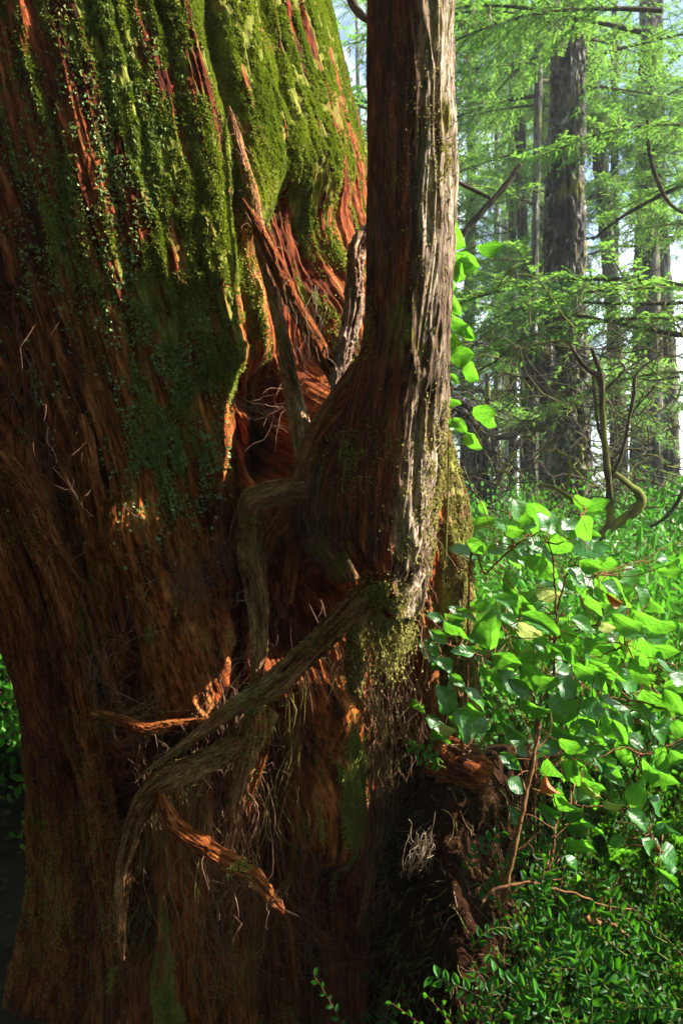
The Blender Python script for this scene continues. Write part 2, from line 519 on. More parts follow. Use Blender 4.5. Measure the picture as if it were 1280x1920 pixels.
# relief of the trunk front: (line, half width, height in metres)
RELIEF = [
    ([(385, -60), (400, 60), (428, 200), (442, 300), (455, 450), (468, 600), (480, 740)], 17, -.065),
    ([(330, -60), (370, 100), (400, 260), (415, 420), (420, 640)], 40, .022),
    ([(600, 420), (590, 560), (600, 660)], 60, -.13),
    ([(560, 360), (500, 470), (540, 640)], 26, -.06),
    ([(515, 700), (512, 800), (508, 870)], 34, -.22),
    ([(545, 760), (540, 870)], 30, -.16),
    ([(462, 700), (452, 900), (446, 1100), (452, 1270)], 16, -.13),
    ([(610, 1090), (575, 1140), (530, 1200)], 40, -.22),
    ([(622, 800), (606, 880), (618, 990)], 52, .17), ([(650, 800), (645, 1040)], 50, .05),
    ([(230, 1410), (300, 1410), (400, 1400), (450, 1330)], 30, -.20),
    ([(250, 1480), (270, 1620), (255, 1760)], 26, -.16),
    ([(400, 1480), (440, 1600)], 30, -.10),
    ([(250, 1000), (330, 1150), (345, 1310)], 55, .06),
    ([(330, 1560), (345, 1700), (350, 1930)], 48, .07),
    ([(620, 1330), (622, 1450), (625, 1600)], 42, .10),
    ([(520, 1350), (510, 1600), (520, 1900)], 30, -.16),
    ([(600, 1680), (620, 1800), (640, 1960)], 70, -.16),
    ([(740, 1180), (750, 1500), (760, 1900)], 34, -.10),
    ([(20, 560), (70, 800), (120, 950), (160, 1120), (185, 1290)], 13, -.08),
    ([(-60, 620), (20, 850), (75, 1000)], 22, .05),
    ([(10, 980), (60, 1150), (100, 1330), (130, 1500)], 14, -.10),
    ([(190, 900), (215, 1050), (245, 1210), (250, 1340)], 10, -.06),
    ([(150, -50), (200, 200), (240, 500), (250, 800)], 9, -.012),
    ([(60, -50), (100, 200), (130, 500), (150, 800)], 12, -.022),
    ([(195, -50), (240, 130), (290, 380), (330, 560), (345, 760)], 6, -.012),
    ([(290, -50), (320, 150), (360, 350), (390, 560)], 6, -.012),
    ([(480, -50), (520, 150), (560, 350)], 7, -.018),
    ([(580, -50), (620, 160), (660, 380)], 7, -.015),
    ([(540, -50), (580, 100), (620, 250), (640, 420)], 30, .03),
]
def moss_mask(px, py):
    g = lambda x, y, w, h: np.exp(-(((px - x) / w) ** 2 + ((py - y) / h) ** 2))
    lean = px - .23 * py
    m = sstep(30, 170, lean) * (1 - sstep(560, 860, py)) * .84
    m = m + .30 * g(430, 250, 40, 260) + .25 * g(560, 200, 90, 200)
    m = m * (1 - .75 * g(620, 560, 90, 150)) * (1 - .8 * g(500, 620, 40, 180))
    m = m + sstep(-140, 20, lean) * (1 - sstep(30, 170, lean)) * (1 - sstep(450, 900, py)) * .5
    m = m + .62 * g(325, 830, 70, 110) + .30 * g(330, 700, 110, 120) + .35 * g(430, 660, 25, 80)
    m = m + .85 * g(628, 1450, 42, 140) + .70 * g(350, 1800, 75, 200) + .45 * g(90, 1600, 60, 160) + .5 * g(640, 870, 70, 70)
    m = m + .22 * g(30, 930, 80, 60)
    m = np.where(py > 1920, .3, m)
    return np.clip(m, 0, 1)
def warm_mask(px, py):
    g = lambda x, y, w, h: np.exp(-(((px - x) / w) ** 2 + ((py - y) / h) ** 2))
    m = .30 * sstep(150, 700, py) + .75 * g(300, 1020, 100, 130) + .85 * g(350, 1260, 60, 110) + .6 * g(400, 850, 40, 200) + .5 * g(470, 560, 40, 200)
    m = m + 1.0 * g(600, 1430, 60, 180) + .6 * g(600, 1600, 60, 60) + .4 * g(360, 1700, 60, 160) + .4 * g(130, 1150, 140, 160) + .3 * g(250, 700, 200, 150)
    return np.clip(m, 0, 1)

def project(v):
    return 640 + v[:, 0] / v[:, 1] * FPX, 960 - (v[:, 2] - EYE) / v[:, 1] * FPX

def build_column(zs, th, cx, cy, rx, ry, detail):
    """rings of an upright trunk; detail(v, normal, TH, Z) gives outward displacement"""
    Z, TH = np.meshgrid(zs, th, indexing='ij')
    CX, CY, RX, RY = (np.repeat(np.asarray(a)[:, None], len(th), 1) for a in (cx, cy, rx, ry))
    N = np.stack([np.cos(TH), np.sin(TH), np.zeros_like(TH)], -1)
    V = np.stack([CX + RX * np.cos(TH), CY + RY * np.sin(TH), Z], -1)
    v, nrm = V.reshape(-1, 3), N.reshape(-1, 3)
    flow = np.stack([(RX * np.cos(TH)).ravel(), (RY * np.sin(TH)).ravel(), Z.ravel()], -1)
    d = detail(v, nrm, flow)
    return v + nrm * d[:, None], ring_quads(len(zs), len(th)), flow

cedar = empty('cedar_tree', (-.4, 2.9, 0), 'huge old moss-covered cedar trunk with red fibrous bark filling the left', 'tree')
FRONT = -PI / 2 + .10
def build_cedar():
    zs = np.concatenate([np.linspace(-.3, .15, 20)[:-1], np.linspace(.15, 3.15, 720), np.linspace(3.2, 9, 60)])
    a = np.linspace(-1, 1, 780)
    th = np.concatenate([FRONT + a * 1.55, FRONT + 1.55 + np.linspace(0, 2 * PI - 3.1, 72)[1:-1]])
    cx, cy, r = trunk_c(zs)
    store = {}
    def detail(v, nrm, flow):
        px, py = project(v)
        front = sstep(.05, .25, -(nrm[:, 1] * v[:, 1] + nrm[:, 0] * v[:, 0]) / np.linalg.norm(v[:, :2], axis=1))
        d = np.zeros(len(v))
        wob = 20 * fbm(np.stack([px / 60, py / 110, px * 0], -1), 4, 70)
        for pts, w, h in RELIEF:
            q = poly_dist(px + wob, py + wob * .4, pts)
            d += h * np.exp(-(q / w) ** 2 * .8) * front
        # the lobe whose foot ends above the crossing roots
        warp = fbm(flow * [4, 4, 1.2], 3, 11)
        q = flow * [9, 9, 0.8] + warp[:, None] * .9
        big = fbm(q, 2, 21)
        strips = 1 - np.abs(fbm(flow * [26, 26, 1.9] + warp[:, None] * 1.6, 3, 31)) * 2.4
        fine = 1 - np.abs(fbm(flow * [85, 85, 6.0] + warp[:, None] * 3, 2, 51)) * 2.2
        grit = fbm(flow * [130, 130, 60], 2, 61)
        mid = 1 - np.abs(fbm(flow * [52, 52, 2.6] + warp[:, None] * 2.2, 2, 41)) * 2.4
        m = moss_mask(px + wob, py) * sstep(-.15, .3, front)
        m2 = np.clip(m * 1.15 + .55 * fbm(flow * [14, 14, 5], 4, 81) + 1.15 * fbm(flow * [46, 46, 3.2] + warp[:, None], 4, 85) - .27, 0, 1)
        soft = 1 - .5 * m2
        d += .007 * big + .013 * strips * (1 - .8 * np.clip(m * 1.3, 0, 1)) + (.009 * mid + .006 * fine) * soft
        d += m2 * (.003 + .007 * fbm(flow * [66, 66, 40], 2, 91)) + .0025 * grit
        # base flares into the soil at the back
        d += .15 * (1 - sstep(-.2, .6, v[:, 2])) * (1 - front)
        store['moss'] = m2; store['warm'] = warm_mask(px + wob, py); store['front'] = front; store['m'] = m
        store['px'] = px; store['py'] = py
        return d
    v, q, flow = build_column(zs, th, cx, cy, r, r, detail)
    me = make_mesh('trunk', v, q, None, [M_cedar], attrs={'flow': flow, 'moss': store['moss'], 'warm': store['warm']})
    o = obj('trunk', local(me, cedar), cedar)
    return v, q, store
cv, cq, cs = build_cedar()

def leaf_cards(pos, nrm, size, down=.8, spread=.7, aspect=.6, seed=1, tint=None):
    """many tiny two-triangle leaves standing off a surface"""
    r = np.random.default_rng(seed)
    n = len(pos)
    d = nrm * (.55 + .4 * r.random((n, 1))) + np.array([0, 0, -down]) * r.random((n, 1)) + r.normal(0, spread * .5, (n, 3))
    d /= np.linalg.norm(d, axis=1)[:, None]
    s = np.cross(d, r.normal(0, 1, (n, 3)) + nrm * 0.0)
    s /= np.linalg.norm(s, axis=1)[:, None] + 1e-9
    L = size * (.6 + .8 * r.random((n, 1)))
    W = L * aspect * .5
    up = np.cross(s, d) * L * .18
    base = pos - nrm * .001
    V = np.stack([base, base + d * L * .5 + s * W + up, base + d * L, base + d * L * .5 - s * W + up], 1).reshape(-1, 3)
    Q = np.arange(4 * n).reshape(-1, 4)
    t = (r.random(n) if tint is None else tint)
    return V, Q, np.repeat(t, 4)

def scatter(v, q, w, n, seed):
    """n points on quads chosen by weight w (per vertex)"""
    r = np.random.default_rng(seed)
    A = v[q]
    e1, e2 = A[:, 1] - A[:, 0], A[:, 3] - A[:, 0]
    nr = np.cross(e1, e2)
    ar = np.linalg.norm(nr, axis=1)
    nr /= ar[:, None] + 1e-12
    pw = ar * w[q].mean(1)
    pw = pw / pw.sum()
    idx = np.searchsorted(np.cumsum(pw), r.random(n))
    idx = np.minimum(idx, len(q) - 1)
    a, b = r.random((n, 1)), r.random((n, 1))
    p = A[idx, 0] + e1[idx] * a + e2[idx] * b
    return p, nr[idx], idx

def build_cedar_moss():
    vis = sstep(.02, .2, cs['front']) * (cs['py'] < 2000) * (cs['py'] > -60) * (cs['px'] > -60)
    w = np.clip(cs['moss'] - .28, 0, 1) ** 1.3 * vis
    p, n, i = scatter(cv, cq, w, 250000, 5)
    cl = fbm(p * [30, 30, 12], 3, 15)
    keep = cl > -.16
    p, n, cl = p[keep], n[keep], cl[keep]
    t = np.clip(.45 + .9 * fbm(p * [9, 9, 4], 3, 17) + .25 * rng.normal(0, 1, len(p)), 0, 1)
    V, Q, T = leaf_cards(p, n, .0078, seed=2, tint=t)
    me = make_mesh('moss', V, Q, None, [M_mosstuft], attrs={'tint': T}, smooth=False)
    obj('moss', local(me, cedar), cedar, kind='stuff')
    # paler leafy liverwort low on the left lobe and down the seams
    g = lambda x, y, a, b: np.exp(-(((cs['px'] - x) / a) ** 2 + ((cs['py'] - y) / b) ** 2))
    w = vis * (g(320, 850, 60, 80) + .5 * g(310, 740, 60, 120) + .25 * g(270, 380, 35, 320) + .15 * g(210, 250, 30, 300) + .10 * g(90, 350, 80, 350))
    p, n, i = scatter(cv, cq, w, 16000, 6)
    keep = fbm(p * [26, 26, 12], 3, 16) > -.02
    p, n = p[keep], n[keep]
    V, Q, T = leaf_cards(p, n, .010, seed=3, aspect=.9)
    me = make_mesh('liverwort', V, Q, None, [M_liver], attrs={'tint': T}, smooth=False)
    obj('liverwort', local(me, cedar), cedar, kind='stuff')
build_cedar_moss()

# ------------------------------------------------------------------ roots and buttresses
ROOT_V = []     # front surfaces for later moss
def root_part(root, name, pts, mat, seed, moss=.2, warm=.3, n=90, k=26, relief=.16, lump=.10, off=.5, depth=None, label=None, squash=1.0):
    """pts: (px, py, radius px) with optional own depth as 4th value"""
    n, k = int(n * 1.7), int(k * 1.7)
    P3, rr = [], []
    for p in pts:
        if len(p) > 3: d = p[3]
        elif depth is not None: d = depth
        else:
            d0 = surf_depth(p[0], p[1])
            d = d0 - off * p[2] / FPX * d0
        P3.append(P(p[0], p[1], d)); rr.append(p[2] / FPX * d * (.88 if name == 'root' else 1))
    v, q, t, flow = tube(P3, rr, n, k, relief, seed, lump, squash=squash)
    ms = np.clip(moss + .5 * fbm(v * [12, 12, 8], 3, seed + 4), 0, 1)
    wm = np.clip(warm + .7 * fbm(v * [6, 6, 4], 3, seed + 8), 0, 1)
    me = make_mesh(name, v, q, t, [mat], attrs={'flow': flow, 'moss': ms, 'warm': wm})
    ROOT_V.append((v, q, moss, name))
    o = obj(name, local(me, root), root, label=label)
    if name == 'root' and n > 130:
        rr_ = np.random.default_rng(seed + 7000)
        b = Bag()
        for _ in range(int(n * .16)):
            i = int(rr_.integers(0, len(v) - 3)); c = v[i]
            e = c + np.array([rr_.normal(0, .035), rr_.normal(-.008, .02), -abs(rr_.normal(0, .07)) + .01])
            a_, b_ = strand(wander(c, e, 6, .22, rr_), .0016 * rr_.uniform(.4, 1.3), .0005, 9, 3)
            b.add(a_, b_)
        obj('rootlets', local(b.mesh('rootlets', [M_twig]), root), o, kind='stuff')
    return o

rp = lambda *a, **k: root_part(cedar, *a, **k)
# long thin root down the seam, the V of roots and the ones on the left flank
rp('root', [(430, 200, 2), (440, 240, 8), (452, 290, 11), (470, 350, 12), (480, 410, 12), (492, 470, 13), (513, 550, 13), (531, 640, 15), (548, 730, 18), (562, 800, 21), (575, 870, 22), (586, 930, 12)], M_root_grey, 101, moss=.20, warm=.25, n=160, relief=.10, off=3.2, label='long thin grey root running down the seam')
rp('root', [(455, 372, 2), (474, 410, 9), (505, 470, 15), (540, 545, 17), (575, 610, 18), (605, 665, 18), (628, 712, 14), (634, 745, 6)], M_root_red, 102, moss=.1, warm=.5, n=110, relief=.10, depth=2.05, label='red bark strand forming the left arm of the V')
rp('root', [(0, 860, 26), (60, 930, 24), (95, 1010, 22), (150, 1100, 17), (185, 1200, 15), (215, 1290, 14), (245, 1365, 12), (270, 1440, 9)], M_root_red, 103, moss=.25, warm=.5, n=150, off=1.8)
rp('buttress', [(-70, 800, 60), (-10, 950, 62), (50, 1120, 54), (90, 1300, 48), (120, 1450, 44), (140, 1600, 46), (140, 1760, 52), (130, 1960, 60)], M_root_red, 104, moss=.28, warm=.45, n=220, k=70, relief=.14, off=.6)
rp('buttress', [(-120, 850, 60), (-10, 1080, 44), (55, 1250, 34), (84, 1430, 34), (98, 1600, 40), (92, 1760, 50), (60, 1980, 60)], M_root_red, 105, moss=.35, warm=.3, n=220, k=70, relief=.14, off=.2)
rp('buttress', [(40, 960, 18), (100, 1060, 26), (135, 1180, 27), (155, 1300, 25), (180, 1420, 24), (195, 1540, 26), (212, 1680, 22), (220, 1800, 18)], M_root_red, 106, moss=.3, warm=.6, n=200, k=44, relief=.16, off=1.7)
rp('root', [(120, 1320, 12), (138, 1400, 16), (170, 1480, 17), (195, 1560, 16), (212, 1650, 15), (222, 1760, 12)], M_root_red, 107, moss=.35, warm=.5, n=110, off=2.8)
rp('root', [(150, 780, 12), (165, 830, 15), (178, 900, 15), (205, 1000, 17), (225, 1100, 18), (240, 1180, 14)], M_root_red, 108, moss=.1, warm=.5, n=90, off=1.2)
rp('root', [(60, 480, 6), (30, 560, 8), (45, 680, 9), (60, 780, 9), (75, 880, 8)], M_root_red, 109, moss=.1, warm=.1, n=90, off=.8)
# the right flank behind the young stem, yellow moss on it
rp('buttress', [(760, 300, 30, 2.7), (786, 600, 34, 2.66), (804, 760, 34, 2.62), (816, 850, 36, 2.60), (828, 950, 42, 2.56), (838, 1060, 46, 2.52), (842, 1180, 46, 2.48), (848, 1300, 46, 2.46), (852, 1420, 50, 2.44), (850, 1600, 60, 2.42)], M_mossy, 110, moss=.45, warm=.2, n=200, k=70, relief=.13, label='mossy ridge of trunk behind the young stem')
# lower middle of the trunk
rp('root', [(535, 1300, 12), (545, 1370, 16), (562, 1440, 17), (582, 1520, 15), (590, 1600, 14), (578, 1680, 11)], M_root_red, 111, moss=.25, warm=.2, n=110, off=1.4)
rp('root', [(697, 1350, 6), (706, 1430, 8), (712, 1520, 9), (704, 1600, 9), (688, 1680, 8), (672, 1740, 5)], M_root_grey, 112, moss=.35, warm=.5, n=110, off=2.0)
rp('root', [(786, 1110, 20), (794, 1190, 22), (800, 1290, 22), (812, 1380, 24), (800, 1480, 26), (780, 1600, 24), (760, 1760, 20)], M_root_red, 113, moss=.1, warm=.5, n=140, k=40, off=1.5)
rp('root', [(455, 1560, 10), (458, 1640, 12), (465, 1720, 11), (470, 1780, 8)], M_root_red, 114, moss=.1, warm=.3, n=70, off=1.0)
rp('root', [(560, 1700, 10), (620, 1780, 14), (700, 1800, 16), (790, 1720, 14), (860, 1690, 10)], M_root_red, 116, moss=.35, warm=.1, n=110, off=1.0)

# ------------------------------------------------------------------ the young stem rooted on the cedar
SD = 1.86
stem = empty('young_hemlock', (.16, SD, .9), 'young straight tree stem rooted on the old cedar, sunlit on its right side', 'tree')
def build_stem():
    # (photo y, left edge, right edge, half depth in m)
    S = np.array([(-500, 692, 843, .10), (0, 690, 847, .10), (300, 689, 846, .098), (500, 689, 842, .098), (600, 687, 839, .098), (680, 676, 838, .10), (740, 662, 837, .10),
                  (800, 650, 834, .10), (860, 642, 827, .10), (920, 640, 818, .10), (980, 646, 806, .10), (1030, 660, 792, .095), (1070, 678, 777, .085), (1110, 698, 760, .065), (1150, 712, 748, .03)])
    n = 800
    yy = np.linspace(-500, 1150, n)
    f = lambda c: np.interp(yy, S[:, 0], np.convolve(np.pad(S[:, c], 1, mode='edge'), [0, 1, 0], 'valid'))
    def smooth(a, w=21):
        k = np.hanning(w + 2)[1:-1]; k /= k.sum()
        return np.convolve(np.pad(a, w // 2, mode='edge'), k, 'valid')
    xl, xr, hd = smooth(f(1), 41), smooth(f(2), 31), smooth(f(3), 41)
    zs = EYE - (yy - 960) / FPX * SD
    cx = ((xl + xr) / 2 - 640) / FPX * SD
    rx = (xr - xl) / 2 / FPX * SD * .97
    th = np.arange(300) / 300 * 2 * PI
    st = {}
    def detail(v, nrm, flow):
        fl = flow.copy()
        warp = fbm(fl * [7, 7, 2], 3, 211)
        strips = 1 - np.abs(fbm(fl * [42, 42, 3.2] + warp[:, None] * 1.5, 3, 231)) * 2.4
        fine = 1 - np.abs(fbm(fl * [120, 120, 12] + warp[:, None] * 3, 2, 251)) * 2.2
        amp = sstep(-.5, .7, nrm[:, 0]) * .6 + .4
        low = 1 - sstep(1.45, 1.85, v[:, 2])
        st['warm'] = np.clip(1.0 - sstep(-.15, .45, nrm[:, 0]) + .25 * fbm(fl * [20, 20, 4], 3, 5), 0, 1)  # shade put into colour: darker red bark away from the sun, paler towards it
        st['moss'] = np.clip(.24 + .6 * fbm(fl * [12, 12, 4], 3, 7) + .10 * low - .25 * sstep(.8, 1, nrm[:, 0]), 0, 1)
        ribs = 1 - np.abs(fbm(fl * [11, 11, 1.6] + warp[:, None] * .8, 2, 271)) * 2
        return (.013 * strips + .004 * fine) * amp + .010 * fbm(fl * [8, 8, 2.5], 2, 9) + .028 * ribs * low * .5
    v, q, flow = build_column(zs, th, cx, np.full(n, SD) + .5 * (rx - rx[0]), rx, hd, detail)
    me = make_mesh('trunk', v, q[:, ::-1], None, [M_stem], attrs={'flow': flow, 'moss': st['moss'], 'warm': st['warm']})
    obj('trunk', local(me, stem), stem)
    return v, q[:, ::-1]
sv, sq = build_stem()
sp = lambda *a, **k: root_part(stem, *a, **k)
sp('root_collar', [(772, 560, 50, 1.90), (748, 680, 72, 1.93), (700, 770, 84, 1.97), (655, 850, 88, 2.0), (632, 930, 84, 2.02), (630, 1010, 62, 2.05), (655, 1085, 30, 2.06)], M_stem, 200, moss=.42, warm=.95, n=200, k=90, relief=.07, lump=.05, label='dark swollen collar where the stem flares into the old trunk')
sp('root', [(776, 985, 20, 1.80), (752, 1070, 30, 1.80), (706, 1108, 30, 1.82), (655, 1148, 25, 1.86), (608, 1192, 24, 1.90), (560, 1240, 24, 1.93), (512, 1284, 25, 1.95), (455, 1318, 17, 1.97), (405, 1350, 13, 1.97), (345, 1396, 9, 1.98), (285, 1438, 5, 2.0), (262, 1456, 2, 2.02)], M_root_grey, 201, moss=.18, warm=.15, n=240, k=44, relief=.2, label='thick sunlit root crossing down to the left')
sp('root', [(505, 1330, 20, 2.03), (472, 1382, 25, 2.0), (415, 1412, 22, 2.0), (355, 1442, 24, 2.0), (296, 1476, 25, 2.0), (258, 1530, 19, 2.02), (240, 1590, 15, 2.04), (230, 1660, 14, 2.06), (226, 1730, 11, 2.08), (232, 1800, 4, 2.1)], M_root_grey, 202, moss=.3, warm=.5, n=200, k=40, relief=.2, label='lower root curving down like an elbow')
sp('root', [(690, 930, 34, 1.98), (620, 925, 30, 1.97), (550, 922, 26, 1.95), (498, 930, 28, 1.93), (470, 948, 27, 1.93), (468, 1010, 27, 1.94), (477, 1080, 25, 1.95), (484, 1150, 21, 1.96), (487, 1210, 18, 1.96), (481, 1270, 12, 1.96), (474, 1310, 5, 1.97)], M_root_grey, 203, moss=.05, warm=.1, n=200, k=44, relief=.14, label='knee-bent root hanging straight down')  # bark lightened in place of the sunlight this root misses
sp('root', [(560, 935, 15, 2.02), (528, 975, 15, 2.0), (505, 1010, 13, 1.98), (492, 1050, 9, 1.97)], M_root_red, 204, moss=.15, warm=.8, n=70)
sp('root', [(712, 405, 8, 2.10), (694, 432, 14, 2.08), (670, 466, 17, 2.07), (664, 520, 16, 2.07), (662, 575, 17, 2.07), (650, 640, 18, 2.06), (636, 695, 15, 2.04), (628, 735, 8, 2.0)], M_root_pale, 205, moss=.0, warm=.15, n=140, k=40, relief=.3, label='pale shaggy root forming the right arm of the V')
sp('root', [(288, 1470, 4, 2.02), (300, 1492, 12, 1.98), (322, 1540, 17, 1.97), (370, 1580, 18, 1.96), (425, 1612, 18, 1.96), (472, 1640, 16, 1.97), (515, 1692, 11, 2.0), (548, 1735, 3, 2.06)], M_root_red, 206, moss=.12, warm=.75, n=110, k=36, relief=.2, label='short red root slanting down to the right')
sp('root', [(175, 1340, 9, 2.02), (225, 1350, 11, 2.0), (272, 1366, 11, 2.0), (330, 1360, 11, 2.0), (392, 1350, 9, 2.0)], M_root_red, 207, moss=.05, warm=.8, n=80, k=30, relief=.24)
sp('root', [(482, 1310, 14, 1.98), (478, 1370, 19, 1.98), (460, 1440, 21, 2.0), (446, 1510, 17, 2.02), (436, 1580, 12, 2.04)], M_root_grey, 208, moss=.2, warm=.4, n=110, k=36)
sp('root', [(505, 1330, 7, 2.0), (492, 1420, 9, 2.0), (470, 1480, 8, 2.01), (462, 1540, 5, 2.02)], M_root_red, 209, moss=.05, warm=.7, n=70)
sp('root', [(682, 1120, 18, 1.96), (668, 1180, 19, 1.98), (664, 1240, 19, 2.0), (668, 1300, 12, 2.03)], M_mossy, 210, moss=.35, warm=.0, n=80)
sp('root', [(555, 1000, 10, 2.1), (545, 1070, 14, 2.1), (540, 1130, 9, 2.1)], M_root_red, 211, moss=.05, warm=.8, n=60)
sp('root', [(800, 960, 24, 1.85), (782, 1040, 30, 1.85), (768, 1105, 32, 1.86), (750, 1160, 26, 1.92), (740, 1230, 16, 2.0)], M_stem, 212, moss=.3, warm=.0, n=110, k=50, relief=.2, label='stem foot splaying into frayed bark')

# ------------------------------------------------------------------ fine roots
def rootlets(parent, name, mat, specs, seed, label=None):
    """specs: (x0, y0, x1, y1, spread0, spread1, count, radius mm, depth offset)"""
    r = np.random.default_rng(seed)
    b = Bag()
    for x0, y0, x1, y1, s0, s1, cnt, rad, off in specs:
        for _ in range(cnt):
            ax, ay = x0 + r.normal(0, s0), y0 + r.normal(0, s0)
            bx, by = x1 + r.normal(0, s1), y1 + r.normal(0, s1)
            da = (off if off > 1 else surf_depth(ax, ay) - off) + r.normal(0, .012)
            db = (off if off > 1 else surf_depth(bx, by) - off) + r.normal(0, .03)
            p = wander(P(ax, ay, da), P(bx, by, db), 9, .15, r)
            rr = rad * .001 * r.uniform(.35, 1.1)
            v, q = strand(p, rr, rr * .35, 14, 3)
            b.add(v, q)
            if r.random() < .6:
                i = r.integers(3, 8)
                e = p[i] + ((p[-1] - p[0]) * r.uniform(.2, .5) + r.normal(0, .13, 3) * np.linalg.norm(p[-1] - p[0]))
                v, q = strand(wander(p[i], e, 6, .25, r), rr * .6, rr * .25, 8, 3)
                b.add(v, q)
    me = b.mesh(name, [mat])
    obj(name, local(me, parent), parent, kind='stuff', label=label)

rootlets(cedar, 'rootlets', M_twig_olive, [
    (305, 1470, 270, 1900, 15, 60, 26, 1.6, .10), (340, 1480, 400, 1880, 25, 70, 18, 1.5, .10), (560, 1640, 380, 1960, 10, 30, 3, 2.2, .16),
    (380, 1450, 300, 1600, 20, 40, 20, 1.2, .10), (230, 1660, 190, 1930, 10, 30, 6, 2.0, .10), (160, 1080, 180, 1300, 30, 30, 9, 1.2, .08),
    (560, 1240, 540, 1650, 16, 20, 8, 1.3, .06), (720, 1240, 700, 1600, 30, 50, 26, 1.4, .10), (520, 1340, 500, 1800, 30, 60, 8, 1.3, .10)], 301)
rootlets(cedar, 'rootlets', M_twig, [
    (340, 1120, 420, 1050, 30, 30, 26, 1.4, .05), (300, 1110, 400, 1110, 25, 22, 30, 1.6, .05), (360, 1110, 350, 1180, 25, 25, 18, 1.3, .05),
    (245, 960, 330, 1110, 14, 20, 12, 1.6, .05), (70, 650, 60, 900, 35, 40, 14, 1.4, .02), (60, 800, 150, 1000, 40, 40, 12, 1.2, .02),
    (600, 1190, 600, 1330, 60, 40, 26, 1.4, .05), (690, 1200, 690, 1600, 22, 20, 26, 1.4, .07), (440, 1300, 440, 1700, 40, 60, 46, 1.5, .08), (760, 1250, 740, 1700, 40, 60, 50, 1.5, .08),
    (240, 1340, 250, 1420, 30, 30, 16, 1.2, .10), (150, 1240, 180, 1380, 60, 60, 26, 1.2, .10), (470, 760, 540, 720, 40, 30, 14, 1.3, .02),
    (230, 1660, 320, 1890, 90, 90, 30, 1.3, .06), (560, 1700, 620, 1900, 90, 90, 40, 1.5, .08)], 302)
rootlets(cedar, 'rootlets', M_twig_pale, [
    (545, 560, 565, 690, 16, 18, 12, 1.0, 2.04), (600, 540, 590, 640, 10, 14, 8, .8, 2.03), (450, 760, 540, 790, 20, 20, 8, 1.1, .04),
    (230, 1340, 320, 1345, 16, 22, 16, 1.2, .10), (240, 1150, 170, 1290, 30, 14, 5, 1.2, .10), (270, 1100, 330, 1130, 12, 30, 8, 1.2, .07),
    (796, 1570, 790, 1625, 18, 18, 34, 1.1, 1.97), (600, 1210, 640, 1290, 10, 22, 5, 1.6, 1.93), (400, 1270, 470, 1200, 12, 20, 6, 1.0, .04)], 303)  # the clump low by the bank is pale to paint a sun fleck

def moss_on(parent, name, src, regions, n, size, mat, seed, down=1.4, aspect=.5):
    """tufts on the surface v,q near places given as (px, py, w, h)"""
    v, q = src
    px, py = project(v)
    w = 0
    for x, y, a, b, s in regions: w = w + s * np.exp(-(((px - x) / a) ** 2 + ((py - y) / b) ** 2))
    c = v[q].mean(1); nq = np.cross(v[q[:, 1]] - v[q[:, 0]], v[q[:, 3]] - v[q[:, 0]])
    face = (nq * (np.array([0, 0, EYE]) - c)).sum(1) > 0
    p, nr, i = scatter(v, q[face], w, n, seed)
    k = fbm(p * 45, 3, seed) > -.1
    V, Q, T = leaf_cards(p[k], nr[k], size, down=down, seed=seed, aspect=aspect)
    me = make_mesh(name, V, Q, None, [mat], attrs={'tint': T}, smooth=False)
    return obj(name, local(me, parent), parent, kind='stuff')
allv, allq, off_ = [sv], [sq], len(sv)
for v, q, m, nm in ROOT_V:
    if m >= .0: allv.append(v); allq.append(q + off_)
    off_ += len(v) if m >= .0 else 0
AV, AQ = np.concatenate(allv), np.concatenate(allq)
moss_on(cedar, 'dry_moss', (AV, AQ), [(850, 930, 40, 120, 1.0), (860, 1100, 30, 90, .5), (875, 1250, 20, 60, .6)], 14000, .009, M_drymoss, 401)
moss_on(stem, 'dry_moss', (AV, AQ), [(720, 1200, 28, 70, 1.0), (735, 1130, 30, 25, .6), (670, 1230, 25, 60, .5), (830, 300, 14, 30, .8), (795, 300, 40, 300, .10), (770, 940, 40, 120, .12)], 13000, .007, M_drymoss, 402)
moss_on(stem, 'moss', (AV, AQ), [(705, 1110, 24, 20, 1.0), (660, 860, 50, 50, .35), (480, 1340, 40, 40, .9), (600, 1190, 70, 25, .15), (480, 960, 20, 60, .3), (380, 1430, 100, 30, .3), (450, 1620, 20, 12, 1.0)], 12000, .006, M_mosstuft, 403, down=.6)
moss_on(cedar, 'moss', (AV, AQ), [(85, 1650, 70, 150, .5), (30, 960, 60, 60, .3), (470, 330, 15, 60, .4), (180, 1500, 30, 150, .3), (690, 620, 15, 60, .5)], 16000, .006, M_mosstuft, 404, down=.6)

# hanging frayed moss beard under the stem foot
def beard(parent, name, mat, spots, seed):
    r = np.random.default_rng(seed)
    b = Bag()
    for x, y, d, w, L, cnt in spots:
        for _ in range(cnt):
            x0, y0 = x + r.normal(0, w), y + r.normal(0, w * .5)
            l = L * r.uniform(.3, 1.1)
            dd = d + r.normal(0, .02)
            p = wander(P(x0, y0, dd), P(x0 + r.normal(0, 8), y0 + l, dd + r.normal(0, .015)), 7, .22, r)
            v, q = strand(p, .0014, .0005, 9, 3)
            b.add(v, q, tint=np.full(len(v), r.random()))
            m = 14
            pp = curve_pts(p, m) + r.normal(0, .003, (m, 3))
            V, Q, T = leaf_cards(pp, np.tile([0, -1.0, -.3], (m, 1)), .008, seed=int(r.integers(1e6)), down=.8)
            b.add(V, Q, tint=T)
    obj(name, local(b.mesh(name, [mat], smooth=False), parent), parent, kind='stuff')
beard(stem, 'moss_beard', M_drymoss, [(722, 1120, 1.87, 22, 150, 90), (752, 1140, 1.88, 12, 110, 40), (690, 1120, 1.9, 10, 90, 26)], 411)

